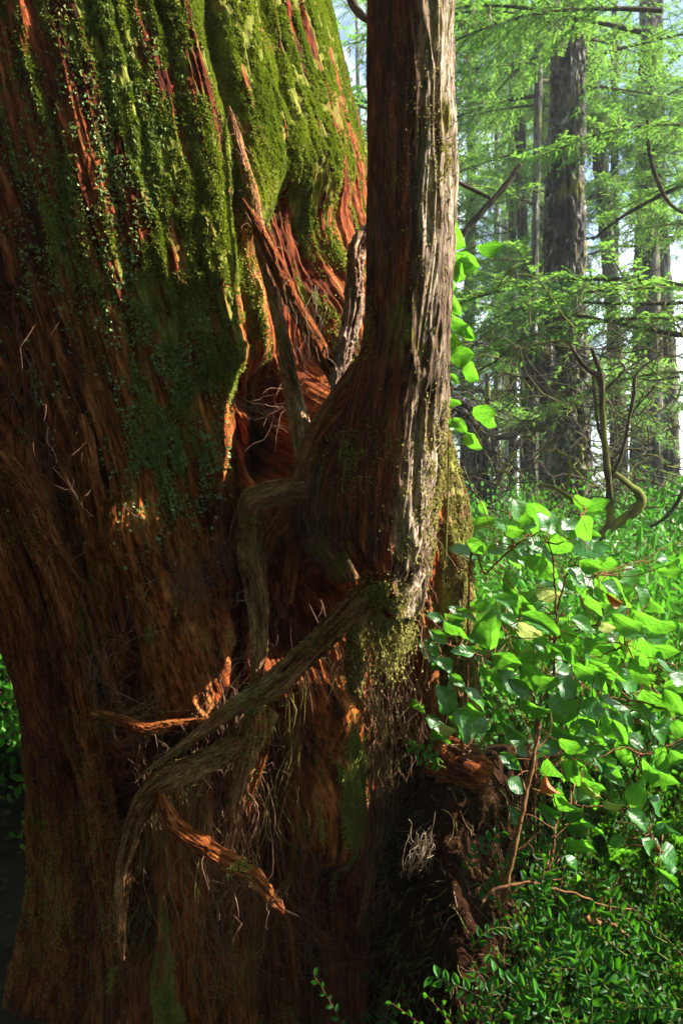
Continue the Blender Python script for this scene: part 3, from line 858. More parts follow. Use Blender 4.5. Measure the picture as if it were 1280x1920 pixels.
# ------------------------------------------------------------------ earth bank under the right flank
def build_bank():
    n, k = 170, 150
    px = np.linspace(640, 1120, k); py = np.linspace(1395, 2100, n)
    PX, PY = np.meshgrid(px, py)
    D = 2.34 - .30 * sstep(1400, 1480, PY) * np.exp(-((PX - 850) / 90) ** 2) - .22 * sstep(1450, 1800, PY) + .5 * sstep(900, 1100, PX) + .45 * (1 - sstep(640, 760, PX))
    D = D + .5 * (1 - sstep(1395, 1425, PY + .25 * np.abs(PX - 860)))
    Pn = np.stack([PX.ravel() / 60, PY.ravel() / 60, np.zeros(PX.size)], -1)
    D = D + (.06 * fbm(Pn * .8, 3, 500) + .012 * fbm(Pn * 6, 3, 510)).reshape(D.shape)
    V = np.stack([(PX - 640) / FPX * D, D, EYE - (PY - 960) / FPX * D], -1).reshape(-1, 3)
    i = np.arange(n - 1)[:, None] * k; j = np.arange(k - 1)[None]
    a = (i + j).ravel()
    q = np.stack([a, a + k, a + k + 1, a + 1], -1)
    o = obj('earth_bank', make_mesh('earth_bank', V, q, None, [M_earth]), kind='structure')
    return V, q
bv, bq = build_bank()

def bank_litter():
    r = np.random.default_rng(77)
    b = Bag()
    w = np.ones(len(bv))
    p, n, _ = scatter(bv, bq, w, 4500, 8)
    for a, nn in zip(p, n):
        nn = nn if nn[1] < 0 else -nn
        e = a + nn * r.uniform(.005, .04) + np.array([r.normal(0, .02), 0, -abs(r.normal(0, .06))])
        v, q = strand(wander(a, e, 5, .3, r), .0012 * r.uniform(.5, 1.6), .0004, 7, 3)
        b.add(v, q, m=int(r.choice([0, 1, 2, 2, 2])))
    obj('fine_roots', b.mesh('fine_roots', [M_twig, M_twig_olive, M_earth]), kind='stuff',
        label='tangle of fine dead rootlets hanging from the dark earth bank', cat='rootlets')
bank_litter()

# a rotten stub on the bank
stub = empty('rotten_stub', tuple(P(872, 1440, 2.12)), 'broken rotten stub of red wood on the earth bank under the salal', 'stump')
v, q, t, fl = tube([P(820, 1400, 2.2), P(850, 1428, 2.13), (P(885, 1450, 2.08)), P(915, 1462, 2.06)], [.03, .05, .045, .03], 70, 36, .35, 601, .25)
obj('wood', local(make_mesh('wood', v, q, t, [M_root_red], attrs={'flow': fl, 'moss': np.full(len(v), .05), 'warm': np.full(len(v), .5)}), stub), stub)
b = Bag(); r = np.random.default_rng(9)
for _ in range(130):
    a = P(r.uniform(835, 915), r.uniform(1395, 1440), 2.1 + r.normal(0, .03)); e = a + r.normal(0, .018, 3)
    v, q = strand(wander(a, e, 4, .3, r), .0022, .0008, 5, 4); b.add(v, q)
obj('splinters', local(b.mesh('splinters', [M_twig]), stub), stub, kind='stuff')

# ------------------------------------------------------------------ leaves
def leaf_mesh(name, mat, shape='salal', curl=.25, fold=.18, seed=0, nu=7, nv=11):
    """unit leaf: base at origin, along +Y to 1, upper face +Z, uv across/along"""
    r = np.random.default_rng(seed)
    v = np.linspace(0, 1, nv); u = np.linspace(-1, 1, nu)
    V, U = np.meshgrid(v, u, indexing='ij')
    if shape == 'salal':
        w = np.sin(PI * np.clip(V, 0, 1) ** .92) ** .68 * .5
        w = w * (1 - .25 * V ** 6) * (1 + .05 * np.sin(V * 23 + seed) + .04 * np.sin(V * 41 * (1 + .1 * seed)))
    else:
        w = np.sin(PI * V ** .9) ** .8 * .5
    w[0] = .012; w[-1] = .004
    X = U * w
    Y = V
    Z = fold * np.abs(U) * w * 1.4 - curl * (V - .25) ** 2 + .055 * np.sin(V * 8 + U * 2 + seed * 1.7) * np.abs(U) + .05 * U * math.sin(seed * 2.1) * V
    Z = Z + .02 * np.sin(V * PI * 6.5 - np.abs(U) * 3) * (1 - V) * (np.abs(U) > .1)
    vv = np.stack([X, Y, Z], -1).reshape(-1, 3)
    i = np.arange(nv - 1)[:, None] * nu; j = np.arange(nu - 1)[None]
    a = (i + j).ravel()
    q = np.stack([a, a + 1, a + nu + 1, a + nu], -1)
    uv = np.stack([U.ravel(), V.ravel()], -1)
    return make_mesh(name, vv, q, None, [mat], uv=uv)

SAL = [leaf_mesh('salal_leaf', M_salal, curl=c, fold=f, seed=s) for s, (c, f) in enumerate([(.15, .14), (.26, .22), (.08, .10), (-.10, .18), (.34, .15), (.18, .30), (.0, .15), (.42, .2)])]
SAL_Y = leaf_mesh('yellow_leaf', M_salal_y, curl=.2, seed=11)
SAL_O = leaf_mesh('withered_leaf', M_salal_o, curl=.6, fold=.6, seed=12)

def place_leaf(parent, me, base, tip, width, nrm, name='leaf'):
    """put a unit leaf from base to tip with its face along nrm"""
    base = Vector(base); tip = Vector(tip)
    y = (tip - base); L = y.length; y.normalize()
    z = Vector(nrm) - y * y.dot(Vector(nrm))
    z.normalize()
    x = y.cross(z)
    M = Matrix((x, y, z)).transposed().to_4x4()
    o = bpy.data.objects.new(name, me)
    COL.objects.link(o)
    o.parent = parent
    M = Matrix.Translation(base - Vector(parent.location)) @ M @ Matrix.Diagonal((width, L, L, 1))
    o.matrix_local = M
    return o

SV = np.array(SDIR)
def leaf_from_px(parent, x0, y0, x1, y1, w, mode, d, r, me=None):
    a = P(x0, y0, d)
    b = P(x1, y1, d + r.normal(0, .02))
    c = (a + b) / 2
    tocam = np.array([0, 0, EYE]) - c; tocam /= np.linalg.norm(tocam)
    if mode == 'b': n = tocam * .62 - SV * .55 + r.normal(0, .15, 3)      # lit from behind
    elif mode == 'g': n = tocam * .9 + SV * .85 + r.normal(0, .10, 3)     # gloss towards the eye
    else: n = tocam * .7 + np.array([0, 0, .5]) + r.normal(0, .35, 3)
    y = (b - a) / np.linalg.norm(b - a)
    n = n - y * n.dot(y); n /= np.linalg.norm(n)
    f = max(.5, abs(n.dot(tocam)))
    W = w / FPX * d / f
    me = me or SAL[int(r.integers(0, len(SAL)))]
    place_leaf(parent, me, a, b, W, n, 'leaf')
    return a

A = lambda l: [(780 + a / 2.56, 900 + b / 2.56, 780 + c / 2.56, 900 + e / 2.56, w / 2.56, m) for a, b, c, e, w, m in l]
Bz = lambda l: [(780 + a / 2.56, 1400 + b / 2.56, 780 + c / 2.56, 1400 + e / 2.56, w / 2.56, m) for a, b, c, e, w, m in l]
Cz = lambda l: [(820 + a / 2.783, 560 + b / 2.783, 820 + c / 2.783, 560 + e / 2.783, w / 2.783, m) for a, b, c, e, w, m in l]
Dz = lambda l: [(820 + a / 2.783, b / 2.783, 820 + c / 2.783, e / 2.783, w / 2.783, m) for a, b, c, e, w, m in l]

SHRUBS = [
    ('broad-leaved salal shrub with glossy leaves, its crown just below the distant mossy trunk', 2.15,
     A([(640, 190, 520, 120, 80, 'b'), (490, 300, 388, 172, 60, 'g'), (635, 250, 575, 150, 58, 'g'), (780, 300, 705, 185, 84, 'g'), (790, 175, 838, 292, 92, 'b'),
        (755, 370, 905, 320, 80, 'n'), (550, 310, 655, 385, 58, 'g'), (640, 265, 738, 352, 95, 'b'), (780, 390, 890, 430, 80, 'b'), (710, 430, 815, 530, 58, 'g'),
        (430, 440, 470, 590, 60, 'b'), (575, 515, 698, 572, 78, 'y'), (510, 570, 570, 650, 50, 'b'), (820, 545, 895, 665, 50, 'b'), (880, 490, 990, 560, 52, 'g'),
        (430, 225, 520, 270, 60, 'b'), (545, 240, 590, 200, 60, 'b'), (480, 200, 570, 215, 70, 'n'), (470, 330, 560, 350, 60, 'n'), (330, 300, 250, 330, 60, 'n'), (300, 350, 340, 300, 50, 'b'), (910, 545, 995, 612, 40, 'o'),
        (600, 330, 520, 290, 70, 'n'), (840, 340, 920, 310, 60, 'n'), (905, 380, 960, 420, 60, 'b'), (1150, 380, 1215, 375, 40, 'g'), (1190, 410, 1270, 390, 40, 'b'), (240, 300, 300, 290, 50, 'b')]),
     [[(245, 540), (330, 440), (470, 320), (560, 260), (640, 190)], [(470, 320), (600, 300), (740, 300), (800, 180)], [(655, 940), (660, 640), (655, 430), (640, 330), (600, 280)], [(660, 640), (760, 430), (900, 480)]]),
    ('salal spray pressed against the young stem, with two shiny drooping leaves', 1.98,
     A([(45, 650, 130, 668, 48, 'n'), (130, 670, 272, 782, 48, 'b'), (60, 720, 160, 785, 52, 'n'), (70, 780, 95, 850, 40, 'n'), (110, 850, 168, 922, 62, 'g'), (280, 830, 160, 825, 52, 'n'),
        (190, 620, 300, 680, 40, 'n'), (150, 930, 235, 990, 50, 'n'), (150, 1130, 130, 988, 92, 'g'), (180, 1090, 258, 1268, 88, 'g'), (215, 990, 340, 1110, 42, 'n'), (235, 1070, 318, 1155, 55, 'b'),
        (110, 1180, 190, 1215, 55, 'y'), (330, 905, 350, 945, 45, 'b'), (350, 815, 365, 618, 138, 'b'), (360, 830, 508, 900, 80, 'b'), (400, 640, 500, 720, 50, 'n')]),
     [[(215, 1250), (200, 1050), (150, 900), (120, 780), (150, 690)], [(120, 780), (230, 800), (350, 820)], [(180, 1090), (160, 980), (130, 850)]]),
    ('salal shrub in the middle of the thicket with one heart-shaped shiny leaf', 2.05,
     A([(500, 640, 690, 742, 74, 'n'), (485, 690, 602, 762, 78, 'y'), (600, 780, 695, 850, 95, 'b'), (565, 760, 640, 830, 60, 'n'), (500, 900, 677, 1006, 104, 'b'), (440, 960, 562, 1040, 68, 'n'),
        (705, 1172, 690, 1015, 148, 'g'), (780, 1090, 905, 1102, 104, 'n'), (730, 660, 875, 740, 58, 'g'), (885, 690, 975, 722, 52, 'y'), (690, 700, 780, 790, 70, 'b'), (800, 760, 850, 860, 60, 'n'),
        (410, 1150, 535, 1260, 48, 'b'), (640, 1190, 832, 1280, 64, 'b'), (770, 1150, 882, 1230, 44, 'n'), (750, 1240, 790, 1130, 50, 'b'), (680, 960, 760, 1050, 90, 'n'), (560, 1080, 640, 1130, 60, 'b'),
        (380, 560, 490, 640, 60, 'g'), (720, 780, 760, 900, 60, 'n'), (480, 1040, 580, 1100, 50, 'b'), (860, 930, 905, 1010, 60, 'n'), (750, 880, 860, 960, 70, 'b')]),
     [[(575, 1280), (590, 1100), (655, 950), (660, 760), (700, 620)], [(655, 950), (760, 1040), (880, 1090)], [(590, 1100), (520, 930), (420, 700)], [(660, 760), (800, 700), (980, 690)]]),
    ('salal shrub at the right edge with long bright backlit leaves', 2.1,
     A([(820, 850, 1012, 985, 84, 'b'), (930, 640, 1102, 765, 90, 'b'), (1040, 640, 1258, 722, 74, 'b'), (1060, 770, 1264, 848, 80, 'b'), (1020, 860, 1142, 990, 74, 'b'), (1150, 860, 1232, 900, 74, 'n'),
        (1080, 1010, 1224, 1112, 124, 'b'), (1050, 1060, 1168, 1152, 84, 'n'), (1190, 1000, 1278, 1132, 74, 'b'), (880, 1040, 1042, 1172, 60, 'n'), (1120, 1160, 1204, 1278, 64, 'g'), (1210, 930, 1290, 990, 60, 'g'),
        (955, 950, 970, 1025, 40, 'n'), (940, 1150, 1010, 1270, 60, 'n'), (980, 800, 1080, 850, 60, 'b'), (1000, 880, 900, 890, 70, 'n'), (1060, 820, 1100, 900, 60, 'n'), (1230, 1150, 1290, 1240, 70, 'b'), (1010, 610, 960, 470, 40, 'g')]),
     [[(1300, 1300), (1200, 1100), (1090, 960), (1000, 800), (960, 660)], [(1090, 960), (1180, 900), (1250, 930)], [(1000, 800), (880, 870)], [(1200, 1100), (1060, 1060), (940, 1040)]]),
    ('salal shrub low at the right with hanging leaves above the dark undergrowth', 1.95,
     Bz([(800, 150, 907, 222, 54, 'b'), (630, 60, 702, 170, 64, 'b'), (665, 200, 777, 342, 70, 'b'), (400, 30, 497, 112, 64, 'n'), (440, 150, 522, 222, 74, 'g'), (840, 40, 992, 190, 58, 'n'), (1080, 60, 1258, 202, 64, 'b'),
         (1060, 170, 1052, 325, 98, 'b'), (1010, 300, 1118, 402, 74, 'n'), (590, 270, 712, 402, 50, 'n'), (740, 370, 822, 432, 50, 'n'), (800, 340, 912, 442, 64, 'b'), (720, 440, 862, 515, 74, 'b'), (700, 530, 802, 625, 54, 'n'),
         (1080, 440, 1168, 555, 54, 'g'), (1160, 500, 1247, 582, 82, 'g'), (1150, 580, 1268, 692, 50, 'n'), (620, 140, 672, 242, 44, 'o'), (790, 170, 892, 262, 40, 'y'), (890, 268, 1002, 292, 40, 'y'), (1170, -10, 1192, 112, 64, 'b'),
         (1000, 440, 920, 470, 60, 'n'), (1210, 20, 1290, 90, 60, 'n'), (560, 60, 640, 30, 40, 'n'), (880, 130, 960, 60, 60, 'n'), (680, -30, 790, 20, 60, 'b'), (760, 60, 780, 150, 50, 'n'), (1120, 250, 1190, 330, 60, 'n')]),
     [[(430, 660), (500, 400), (560, 200), (600, 0), (620, -100)], [(580, 650), (650, 540), (690, 420), (660, 200)], [(560, 200), (760, 260), (900, 270), (1060, 320), (1150, 480)], [(1300, -40), (1120, 40), (980, 20), (800, 100)]]),
]
def zx(i, p):
    return (780 + p[0] / 2.56, (1400 if i == 4 else 900) + p[1] / 2.56)

def petioles(bag, bases, stems3, r, rad=.0016):
    S = np.concatenate(stems3)
    for b in bases:
        d = np.linalg.norm(S - b, axis=1)
        k = int(np.argmin(d))
        if d[k] > .002:
            v, q = strand(wander(S[k], b, 5, .10, r), rad, rad * .7, 7, 4)
            bag.add(v, q)

def build_salal():
    r = np.random.default_rng(21)
    for i, (label, d, leaves, stems) in enumerate(SHRUBS):
        gx, gy = P(zx(i, stems[0][0])[0], 0, d)[0], d + .1
        root = empty('salal_shrub', (gx, gy, float(ground_h(gx, gy))), label, 'shrub')
        s3 = []
        b = Bag()
        for k, st in enumerate(stems):
            pts = [P(*zx(i, p), d + .06 - .015 * j) for j, p in enumerate(st)]
            if k == 0: pts = [np.array([gx + .03, gy + .05, ground_h(gx, gy) - .05])] + pts
            c = curve_pts(pts, 60)
            c += np.cumsum(r.normal(0, .0012, c.shape), axis=0)
            s3.append(c)
            v, q = strand(c, .0042 if k == 0 else .003, .0016, 60, 6)
            b.add(v, q)
        bases = []
        for x0, y0, x1, y1, w, m in leaves:
            me = {'y': SAL_Y, 'o': SAL_O}.get(m)
            bases.append(leaf_from_px(root, x0, y0, x1, y1, w, 'b' if m in 'yo' else m, d + r.normal(0, .05), r, me))
        # smaller leaves filling the shadowy inside of the shrub
        nfill = 34
        xs = np.array([l[0] for l in leaves]); ys = np.array([l[1] for l in leaves])
        for _ in range(nfill):
            k = r.integers(0, len(xs))
            x0, y0 = xs[k] + r.normal(0, 30), ys[k] + r.normal(0, 30)
            an = r.uniform(-.3, 1.5)
            L = r.uniform(30, 72)
            x1, y1 = x0 + math.cos(an) * L, y0 + math.sin(an) * L
            bases.append(leaf_from_px(root, x0, y0, x1, y1, L * r.uniform(.38, .55), r.choice(['n', 'b', 'b', 'g']), d + r.uniform(.14, .42), r))
        petioles(b, bases, s3, r)
        obj('stem', local(b.mesh('stem', [M_stalk]), root), root)
build_salal()

def more_salal():  # shrubs added outside the frame to shade the lower trunk and roots
    r = np.random.default_rng(23)
    spots = [(1.12, 1.75, 1.0), (1.25, 2.25, 1.3), (1.5, 1.9, 1.35), (1.7, 2.5, 1.45), (1.95, 2.1, 1.5), (1.3, 2.75, 1.3), (2.2, 2.6, 1.6), (1.15, 1.4, .9)]
    for k, (x, y, top) in enumerate(spots):
        g = float(ground_h(x, y))
        root = empty('salal_shrub', (x, y, g), 'salal shrub added further right to shade the lower roots', 'shrub', 'salal shrubs added beyond the right edge for shade')
        b = Bag(); s3 = []; bases = []
        for j in range(5):
            e = np.array([x + r.normal(0, .2), y + r.normal(0, .2), top * r.uniform(.75, 1.05)])
            c = curve_pts(wander(np.array([x, y, g - .03]), e, 6, .12, r), 40); s3.append(c)
            v, q = strand(c, .004, .0015, 40, 5); b.add(v, q)
        for j in range(60):
            c = s3[j % 5][int(r.uniform(12, 40))] + r.normal(0, .03, 3)
            a = r.uniform(0, 2 * PI); L = r.uniform(.06, .095)
            place_leaf(root, SAL[j % 5], c, c + np.array([math.cos(a), math.sin(a), -.3]) * L, L * .62, (r.normal(0, .3), r.normal(0, .3), 1))
            bases.append(c)
        petioles(b, bases, s3, r)
        obj('stem', local(b.mesh('stem', [M_stalk]), root), root)
more_salal()

# the climbing spray with thin bright leaves that shows past the young stem
vine = empty('leafy_vine', tuple(P(832, 840, 2.3)), 'slender climbing spray of thin bright leaves behind the young stem', 'plant')
def build_vine():
    r = np.random.default_rng(31)
    L = Cz([(65, -10, 122, 92, 64, 'b'), (50, 90, 198, 212, 74, 'b'), (45, 150, 107, 282, 74, 'b'), (60, 310, 192, 290, 112, 'b'), (148, 335, 216, 432, 72, 'b'), (60, 390, 110, 450, 42, 'n'), (50, 510, 122, 562, 42, 'b'),
            (178, 595, 297, 600, 84, 'b'), (240, 605, 306, 672, 60, 'b'), (80, 620, 152, 702, 62, 'n'), (140, 700, 232, 787, 64, 'b'), (30, 640, 90, 680, 60, 'n'), (130, 150, 190, 215, 50, 'b')]) \
      + Dz([(60, 1165, 148, 1290, 92, 'b'), (200, 1290, 348, 1290, 74, 'b'), (60, 1330, 222, 1402, 124, 'b'), (90, 1390, 142, 1462, 60, 'b'), (55, 1500, 127, 1645, 64, 'b'), (45, 1420, 80, 1520, 60, 'b'), (50, 1640, 152, 1725, 60, 'b'), (40, 1240, 110, 1275, 70, 'b')])
    s3 = []
    b = Bag()
    for pts in ([(835, 1050), (840, 850), (832, 650), (838, 520), (842, 420)], [(838, 660), (870, 640)], [(838, 800), (890, 770)], [(840, 480), (890, 462)]):
        c = curve_pts([P(x, y, 2.3) for x, y in pts], 40); s3.append(c)
        v, q = strand(c, .003, .0015, 40, 5); b.add(v, q)
    bases = [leaf_from_px(vine, *l[:5], l[5], 2.3 + r.normal(0, .04), r) for l in L]
    petioles(b, bases, s3, r)
    obj('stem', local(b.mesh('stem', [M_stalk_g]), vine), vine)
build_vine()

# ------------------------------------------------------------------ small-leaved undergrowth
def sprig_geo(r, L=.4, leaf=.016, base=(0, 0, 0), dirv=(0, 0, 1), droop=.3, side=6, gap=.016):
    """a huckleberry sprig: arching stem, side twigs, two rows of small oval leaves"""
    b = np.array(base, float); d = np.array(dirv, float); d /= np.linalg.norm(d)
    stems = []
    def arch(b, d, L, dr):
        pts = [b]
        dd = d.copy()
        for _ in range(4):
            dd = dd + np.array([0, 0, -dr * .25]) + r.normal(0, .06, 3)
            dd /= np.linalg.norm(dd)
            pts.append(pts[-1] + dd * L / 4)
        return np.array(pts)
    main = arch(b, d, L, droop)
    stems.append((main, .0022, L))
    c = curve_pts(main, 40)
    T, N, B = frames(c)
    for k in range(side):
        i = int(r.uniform(6, 36)); s = 1 if k % 2 else -1
        sd = T[i] * .7 + B[i] * s * .7 + N[i] * r.normal(0, .25)
        sd /= np.linalg.norm(sd)
        stems.append((arch(c[i], sd, L * r.uniform(.3, .55), droop), .0013, L * .45))
    P_, D_, Nn = [], [], []
    SV_, SQ_ = [], []
    for pts, rad, LL in stems:
        SV_.append(strand(pts, rad, rad * .5, 8, 3))
        m = max(4, int(LL / gap))
        cc = curve_pts(pts, m)
        T2, N2, B2 = frames(cc)
        sgn = np.where(np.arange(m) % 2, 1, -1)[:, None]
        P_.append(cc); D_.append(B2 * sgn * .8 + T2 * .5 + r.normal(0, .15, (m, 3))); Nn.append(N2 + r.normal(0, .3, (m, 3)) + [0, 0, .4])
    return SV_, np.concatenate(P_), np.concatenate(D_), np.concatenate(Nn)

def oval_leaves(p, d, n, size, r):
    """six-corner ovals folded on the midrib"""
    k = len(p)
    d = d / np.linalg.norm(d, axis=1)[:, None]
    s = np.cross(d, n); s /= np.linalg.norm(s, axis=1)[:, None] + 1e-9
    u = np.cross(s, d)
    L = size * (.7 + .6 * r.random((k, 1)))
    W = L * .27
    a, e = p, p + d * L - u * L * .08
    V = np.stack([a, a + d * L * .35 + s * W + u * L * .07, a + d * L * .75 + s * W * .8 + u * L * .03, e,
                  a + d * L * .75 - s * W * .8 + u * L * .03, a + d * L * .35 - s * W + u * L * .07], 1).reshape(-1, 3)
    i = np.arange(k)[:, None] * 6
    Q = np.concatenate([i + [0, 1, 2, 3], i + [0, 3, 4, 5]])
    return V, Q, np.repeat(r.random(k), 6)

def shrub_meshes(seed, h=.6, w=.45, nstem=16, leaf=.018, matl=None, gap=.016):
    r = np.random.default_rng(seed)
    sb, lb = Bag(), Bag()
    for _ in range(nstem):
        an = r.uniform(0, 2 * PI); sp_ = r.uniform(.1, 1)
        d = np.array([math.cos(an) * sp_, math.sin(an) * sp_, 1.0])
        st, p, dd, nn = sprig_geo(r, h * r.uniform(.7, 1.25), leaf, (math.cos(an) * .05, math.sin(an) * .05, 0), d, .5, 7, gap)
        for v, q in st: sb.add(v, q)
        V, Q, T = oval_leaves(p, dd, nn, leaf, r)
        lb.add(V, Q, tint=T)
    return sb.mesh('stems', [M_stalk]), lb.mesh('leaves', [matl or M_huck], smooth=False)

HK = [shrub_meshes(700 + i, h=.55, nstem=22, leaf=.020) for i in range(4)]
HKL = [shrub_meshes(720 + i, h=.65, nstem=24, leaf=(.026, .044, .034)[i], matl=M_huck_lit, gap=(.02, .034, .026)[i]) for i in range(3)]
def place_shrub(x, y, s, rz, pair, label, group, tilt=0):
    z = float(ground_h(x, y)) - .02
    root = empty('huckleberry_shrub', (x, y, z), label, 'shrub', group)
    root.rotation_euler = (r_.normal(0, .12) + tilt, r_.normal(0, .12), rz)
    root.scale = (s, s, s)
    for nm, me in zip(('stems', 'leaves'), pair):
        o = bpy.data.objects.new(nm, me); COL.objects.link(o); o.parent = root
        if nm == 'leaves': o['kind'] = 'stuff'
r_ = np.random.default_rng(41)
G_DARK, G_LIT, G_LEFT = 'dark huckleberry shrubs at the lower right', 'sunlit low shrubs on the forest floor', 'low green plants left of the cedar'
cnt = 0
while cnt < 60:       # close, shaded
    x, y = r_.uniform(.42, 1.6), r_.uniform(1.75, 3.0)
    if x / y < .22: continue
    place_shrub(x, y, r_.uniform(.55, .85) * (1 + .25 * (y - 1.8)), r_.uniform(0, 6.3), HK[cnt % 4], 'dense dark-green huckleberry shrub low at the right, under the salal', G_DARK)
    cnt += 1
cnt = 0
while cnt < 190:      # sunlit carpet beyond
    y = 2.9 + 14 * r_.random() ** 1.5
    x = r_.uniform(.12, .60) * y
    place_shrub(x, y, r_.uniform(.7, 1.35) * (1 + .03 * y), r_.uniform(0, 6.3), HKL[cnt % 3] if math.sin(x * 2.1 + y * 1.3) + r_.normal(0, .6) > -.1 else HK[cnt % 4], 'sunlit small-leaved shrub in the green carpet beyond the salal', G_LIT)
    cnt += 1
for k in range(30):
    y = r_.uniform(4.6, 9); x = -r_.uniform(.39, .60) * y
    place_shrub(x, y, r_.uniform(1.3, 2.0), r_.uniform(0, 6.3), HKL[k % 3], 'small green shrub seen past the left side of the cedar', G_LEFT)

for k in range(12):  # unseen shrubs, added to shade the soil left of the cedar
    place_shrub(r_.uniform(-1.2, .3), r_.uniform(4.0, 4.6), r_.uniform(1.5, 2.0), r_.uniform(0, 6.3), HKL[k % 3], 'tall green shrub hidden behind the old cedar, added to shade the soil', 'shrubs added behind the cedar for shade')

for k, (px, d) in enumerate([(905, 2.0), (940, 1.9), (965, 1.86), (985, 2.0), (930, 2.06), (1000, 1.85), (960, 2.1)]):
    place_shrub((px - 640) / FPX * d, d, .62 + .1 * (k % 3), k * 1.7, HK[k % 4], 'small dark huckleberry shrub rooted on the edge of the earth bank', 'dark shrubs on the edge of the earth bank')

# near sprigs at the bottom right, each leaf an object
SM = [leaf_mesh('small_leaf', M_huck_lit, shape='oval', curl=c, fold=.3, seed=30 + i, nu=3, nv=5) for i, c in enumerate((.1, .3, -.1))]
SMD = [leaf_mesh('small_leaf', M_huck, shape='oval', curl=c, fold=.3, seed=33 + i, nu=3, nv=5) for i, c in enumerate((.1, .3, -.1))]  # darker leaf copy for sprigs in shade
def near_sprig(pts, d, leaf_px, label, seed, SM=SM):
    r = np.random.default_rng(seed)
    pts3 = [P(x, y, d + .01 * i) for i, (x, y) in enumerate(pts)]
    global SPRIG_ROOT
    root = SPRIG_ROOT = empty('huckleberry_sprig', tuple(pts3[0]), label, 'sprig')
    c = curve_pts(pts3, 60)
    v, q = strand(c, .0022, .0009, 60, 5)
    obj('stem', local(make_mesh('stem', v, q, None, [M_stalk_g]), root), root)
    s = np.concatenate([[0], np.cumsum(np.linalg.norm(np.diff(c, axis=0), axis=1))])
    T, N, B = frames(c)
    L = leaf_px / FPX * d
    k = 0; t = L * .5
    while t < s[-1]:
        i = int(np.searchsorted(s, t)); i = min(i, 59)
        tocam = np.array([0, 0, EYE]) - c[i]; tocam /= np.linalg.norm(tocam)
        side = np.cross(T[i], tocam) * (1 if k % 2 else -1)
        dd = side * .8 + T[i] * .6 + r.normal(0, .15, 3); dd /= np.linalg.norm(dd)
        l = L * r.uniform(.75, 1.15)
        place_leaf(root, SM[k % 3], c[i], c[i] + dd * l, l * .52, tocam + r.normal(0, .35, 3), 'leaf')
        t += L * .42; k += 1
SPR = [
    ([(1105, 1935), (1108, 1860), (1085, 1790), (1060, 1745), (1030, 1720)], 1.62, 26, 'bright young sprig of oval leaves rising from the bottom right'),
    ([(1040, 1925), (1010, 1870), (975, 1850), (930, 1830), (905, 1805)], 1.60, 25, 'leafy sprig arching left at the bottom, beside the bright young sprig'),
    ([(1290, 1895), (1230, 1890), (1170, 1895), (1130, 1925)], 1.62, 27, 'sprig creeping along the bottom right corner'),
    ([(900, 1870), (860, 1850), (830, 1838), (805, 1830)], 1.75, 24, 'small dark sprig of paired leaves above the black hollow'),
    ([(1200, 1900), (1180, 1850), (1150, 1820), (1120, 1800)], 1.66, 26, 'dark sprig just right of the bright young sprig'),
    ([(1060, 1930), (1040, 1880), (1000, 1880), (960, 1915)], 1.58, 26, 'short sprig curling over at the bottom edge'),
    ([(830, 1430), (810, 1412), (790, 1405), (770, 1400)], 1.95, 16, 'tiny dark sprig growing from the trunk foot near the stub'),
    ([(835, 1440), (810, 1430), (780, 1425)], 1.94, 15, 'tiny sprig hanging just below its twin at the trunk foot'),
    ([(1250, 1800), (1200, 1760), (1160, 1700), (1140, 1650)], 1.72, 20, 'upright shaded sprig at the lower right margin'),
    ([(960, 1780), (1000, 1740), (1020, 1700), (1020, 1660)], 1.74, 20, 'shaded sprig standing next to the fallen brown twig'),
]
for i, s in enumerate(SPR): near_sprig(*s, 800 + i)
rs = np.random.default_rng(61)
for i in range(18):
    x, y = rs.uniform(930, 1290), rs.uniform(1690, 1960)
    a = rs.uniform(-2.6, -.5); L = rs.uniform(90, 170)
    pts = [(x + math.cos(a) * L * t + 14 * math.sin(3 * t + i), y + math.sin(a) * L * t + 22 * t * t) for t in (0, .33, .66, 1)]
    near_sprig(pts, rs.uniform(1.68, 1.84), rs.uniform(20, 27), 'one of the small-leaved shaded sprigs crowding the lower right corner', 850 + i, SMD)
    SPRIG_ROOT['group'] = 'small sprigs crowding the lower right corner'

for i, (pts, d) in enumerate([([(900, 1700), (930, 1650), (965, 1610), (985, 1560)], 1.9), ([(880, 1780), (915, 1745), (950, 1740), (990, 1760)], 1.84),
        ([(890, 1900), (920, 1860), (960, 1840), (1000, 1850)], 1.78), ([(940, 1640), (970, 1600), (1010, 1580), (1050, 1590)], 1.9), ([(870, 1640), (890, 1600), (915, 1580), (935, 1560)], 1.95)]):
    near_sprig(pts, d, 20, 'one of the thin dark sprigs on the edge of the earth bank', 880 + i, SMD)
    SPRIG_ROOT['group'] = 'thin dark sprigs on the earth bank'
def stalk(pts, d, label, r0, r1):
    rr = np.random.default_rng(int(pts[0][0]))
    p3 = [P(x, y, d + .02 * i) for i, (x, y) in enumerate(pts)]
    root = empty('woody_stalk', tuple(p3[0]), label, 'stalk')
    c = curve_pts(p3, 50) + np.cumsum(rr.normal(0, .0012, (50, 3)), axis=0)
    v, q = strand(c, r0, r1, 70, 8)
    obj('stem', local(make_mesh('stem', v, q, None, [M_stalk]), root), root)
    for k in (14, 26, 38):
        e = c[k] + np.array([rr.normal(0, .05), rr.normal(0, .02), rr.uniform(.03, .09)])
        v, q = strand(wander(c[k], e, 5, .2, rr), r1 * .8, r1 * .3, 8, 4)
        obj('twig', local(make_mesh('twig', v, q, None, [M_stalk]), root), root)
stalk([(945, 1690), (962, 1610), (985, 1500), (1005, 1420), (1012, 1360)], 1.82, 'straight reddish-brown woody stalk leaning up into the salal', .0062, .004)
stalk([(905, 1690), (950, 1658), (1010, 1655), (1075, 1668), (1140, 1690), (1200, 1700)], 1.78, 'thin brown stalk running level over the dark undergrowth', .0042, .0016)
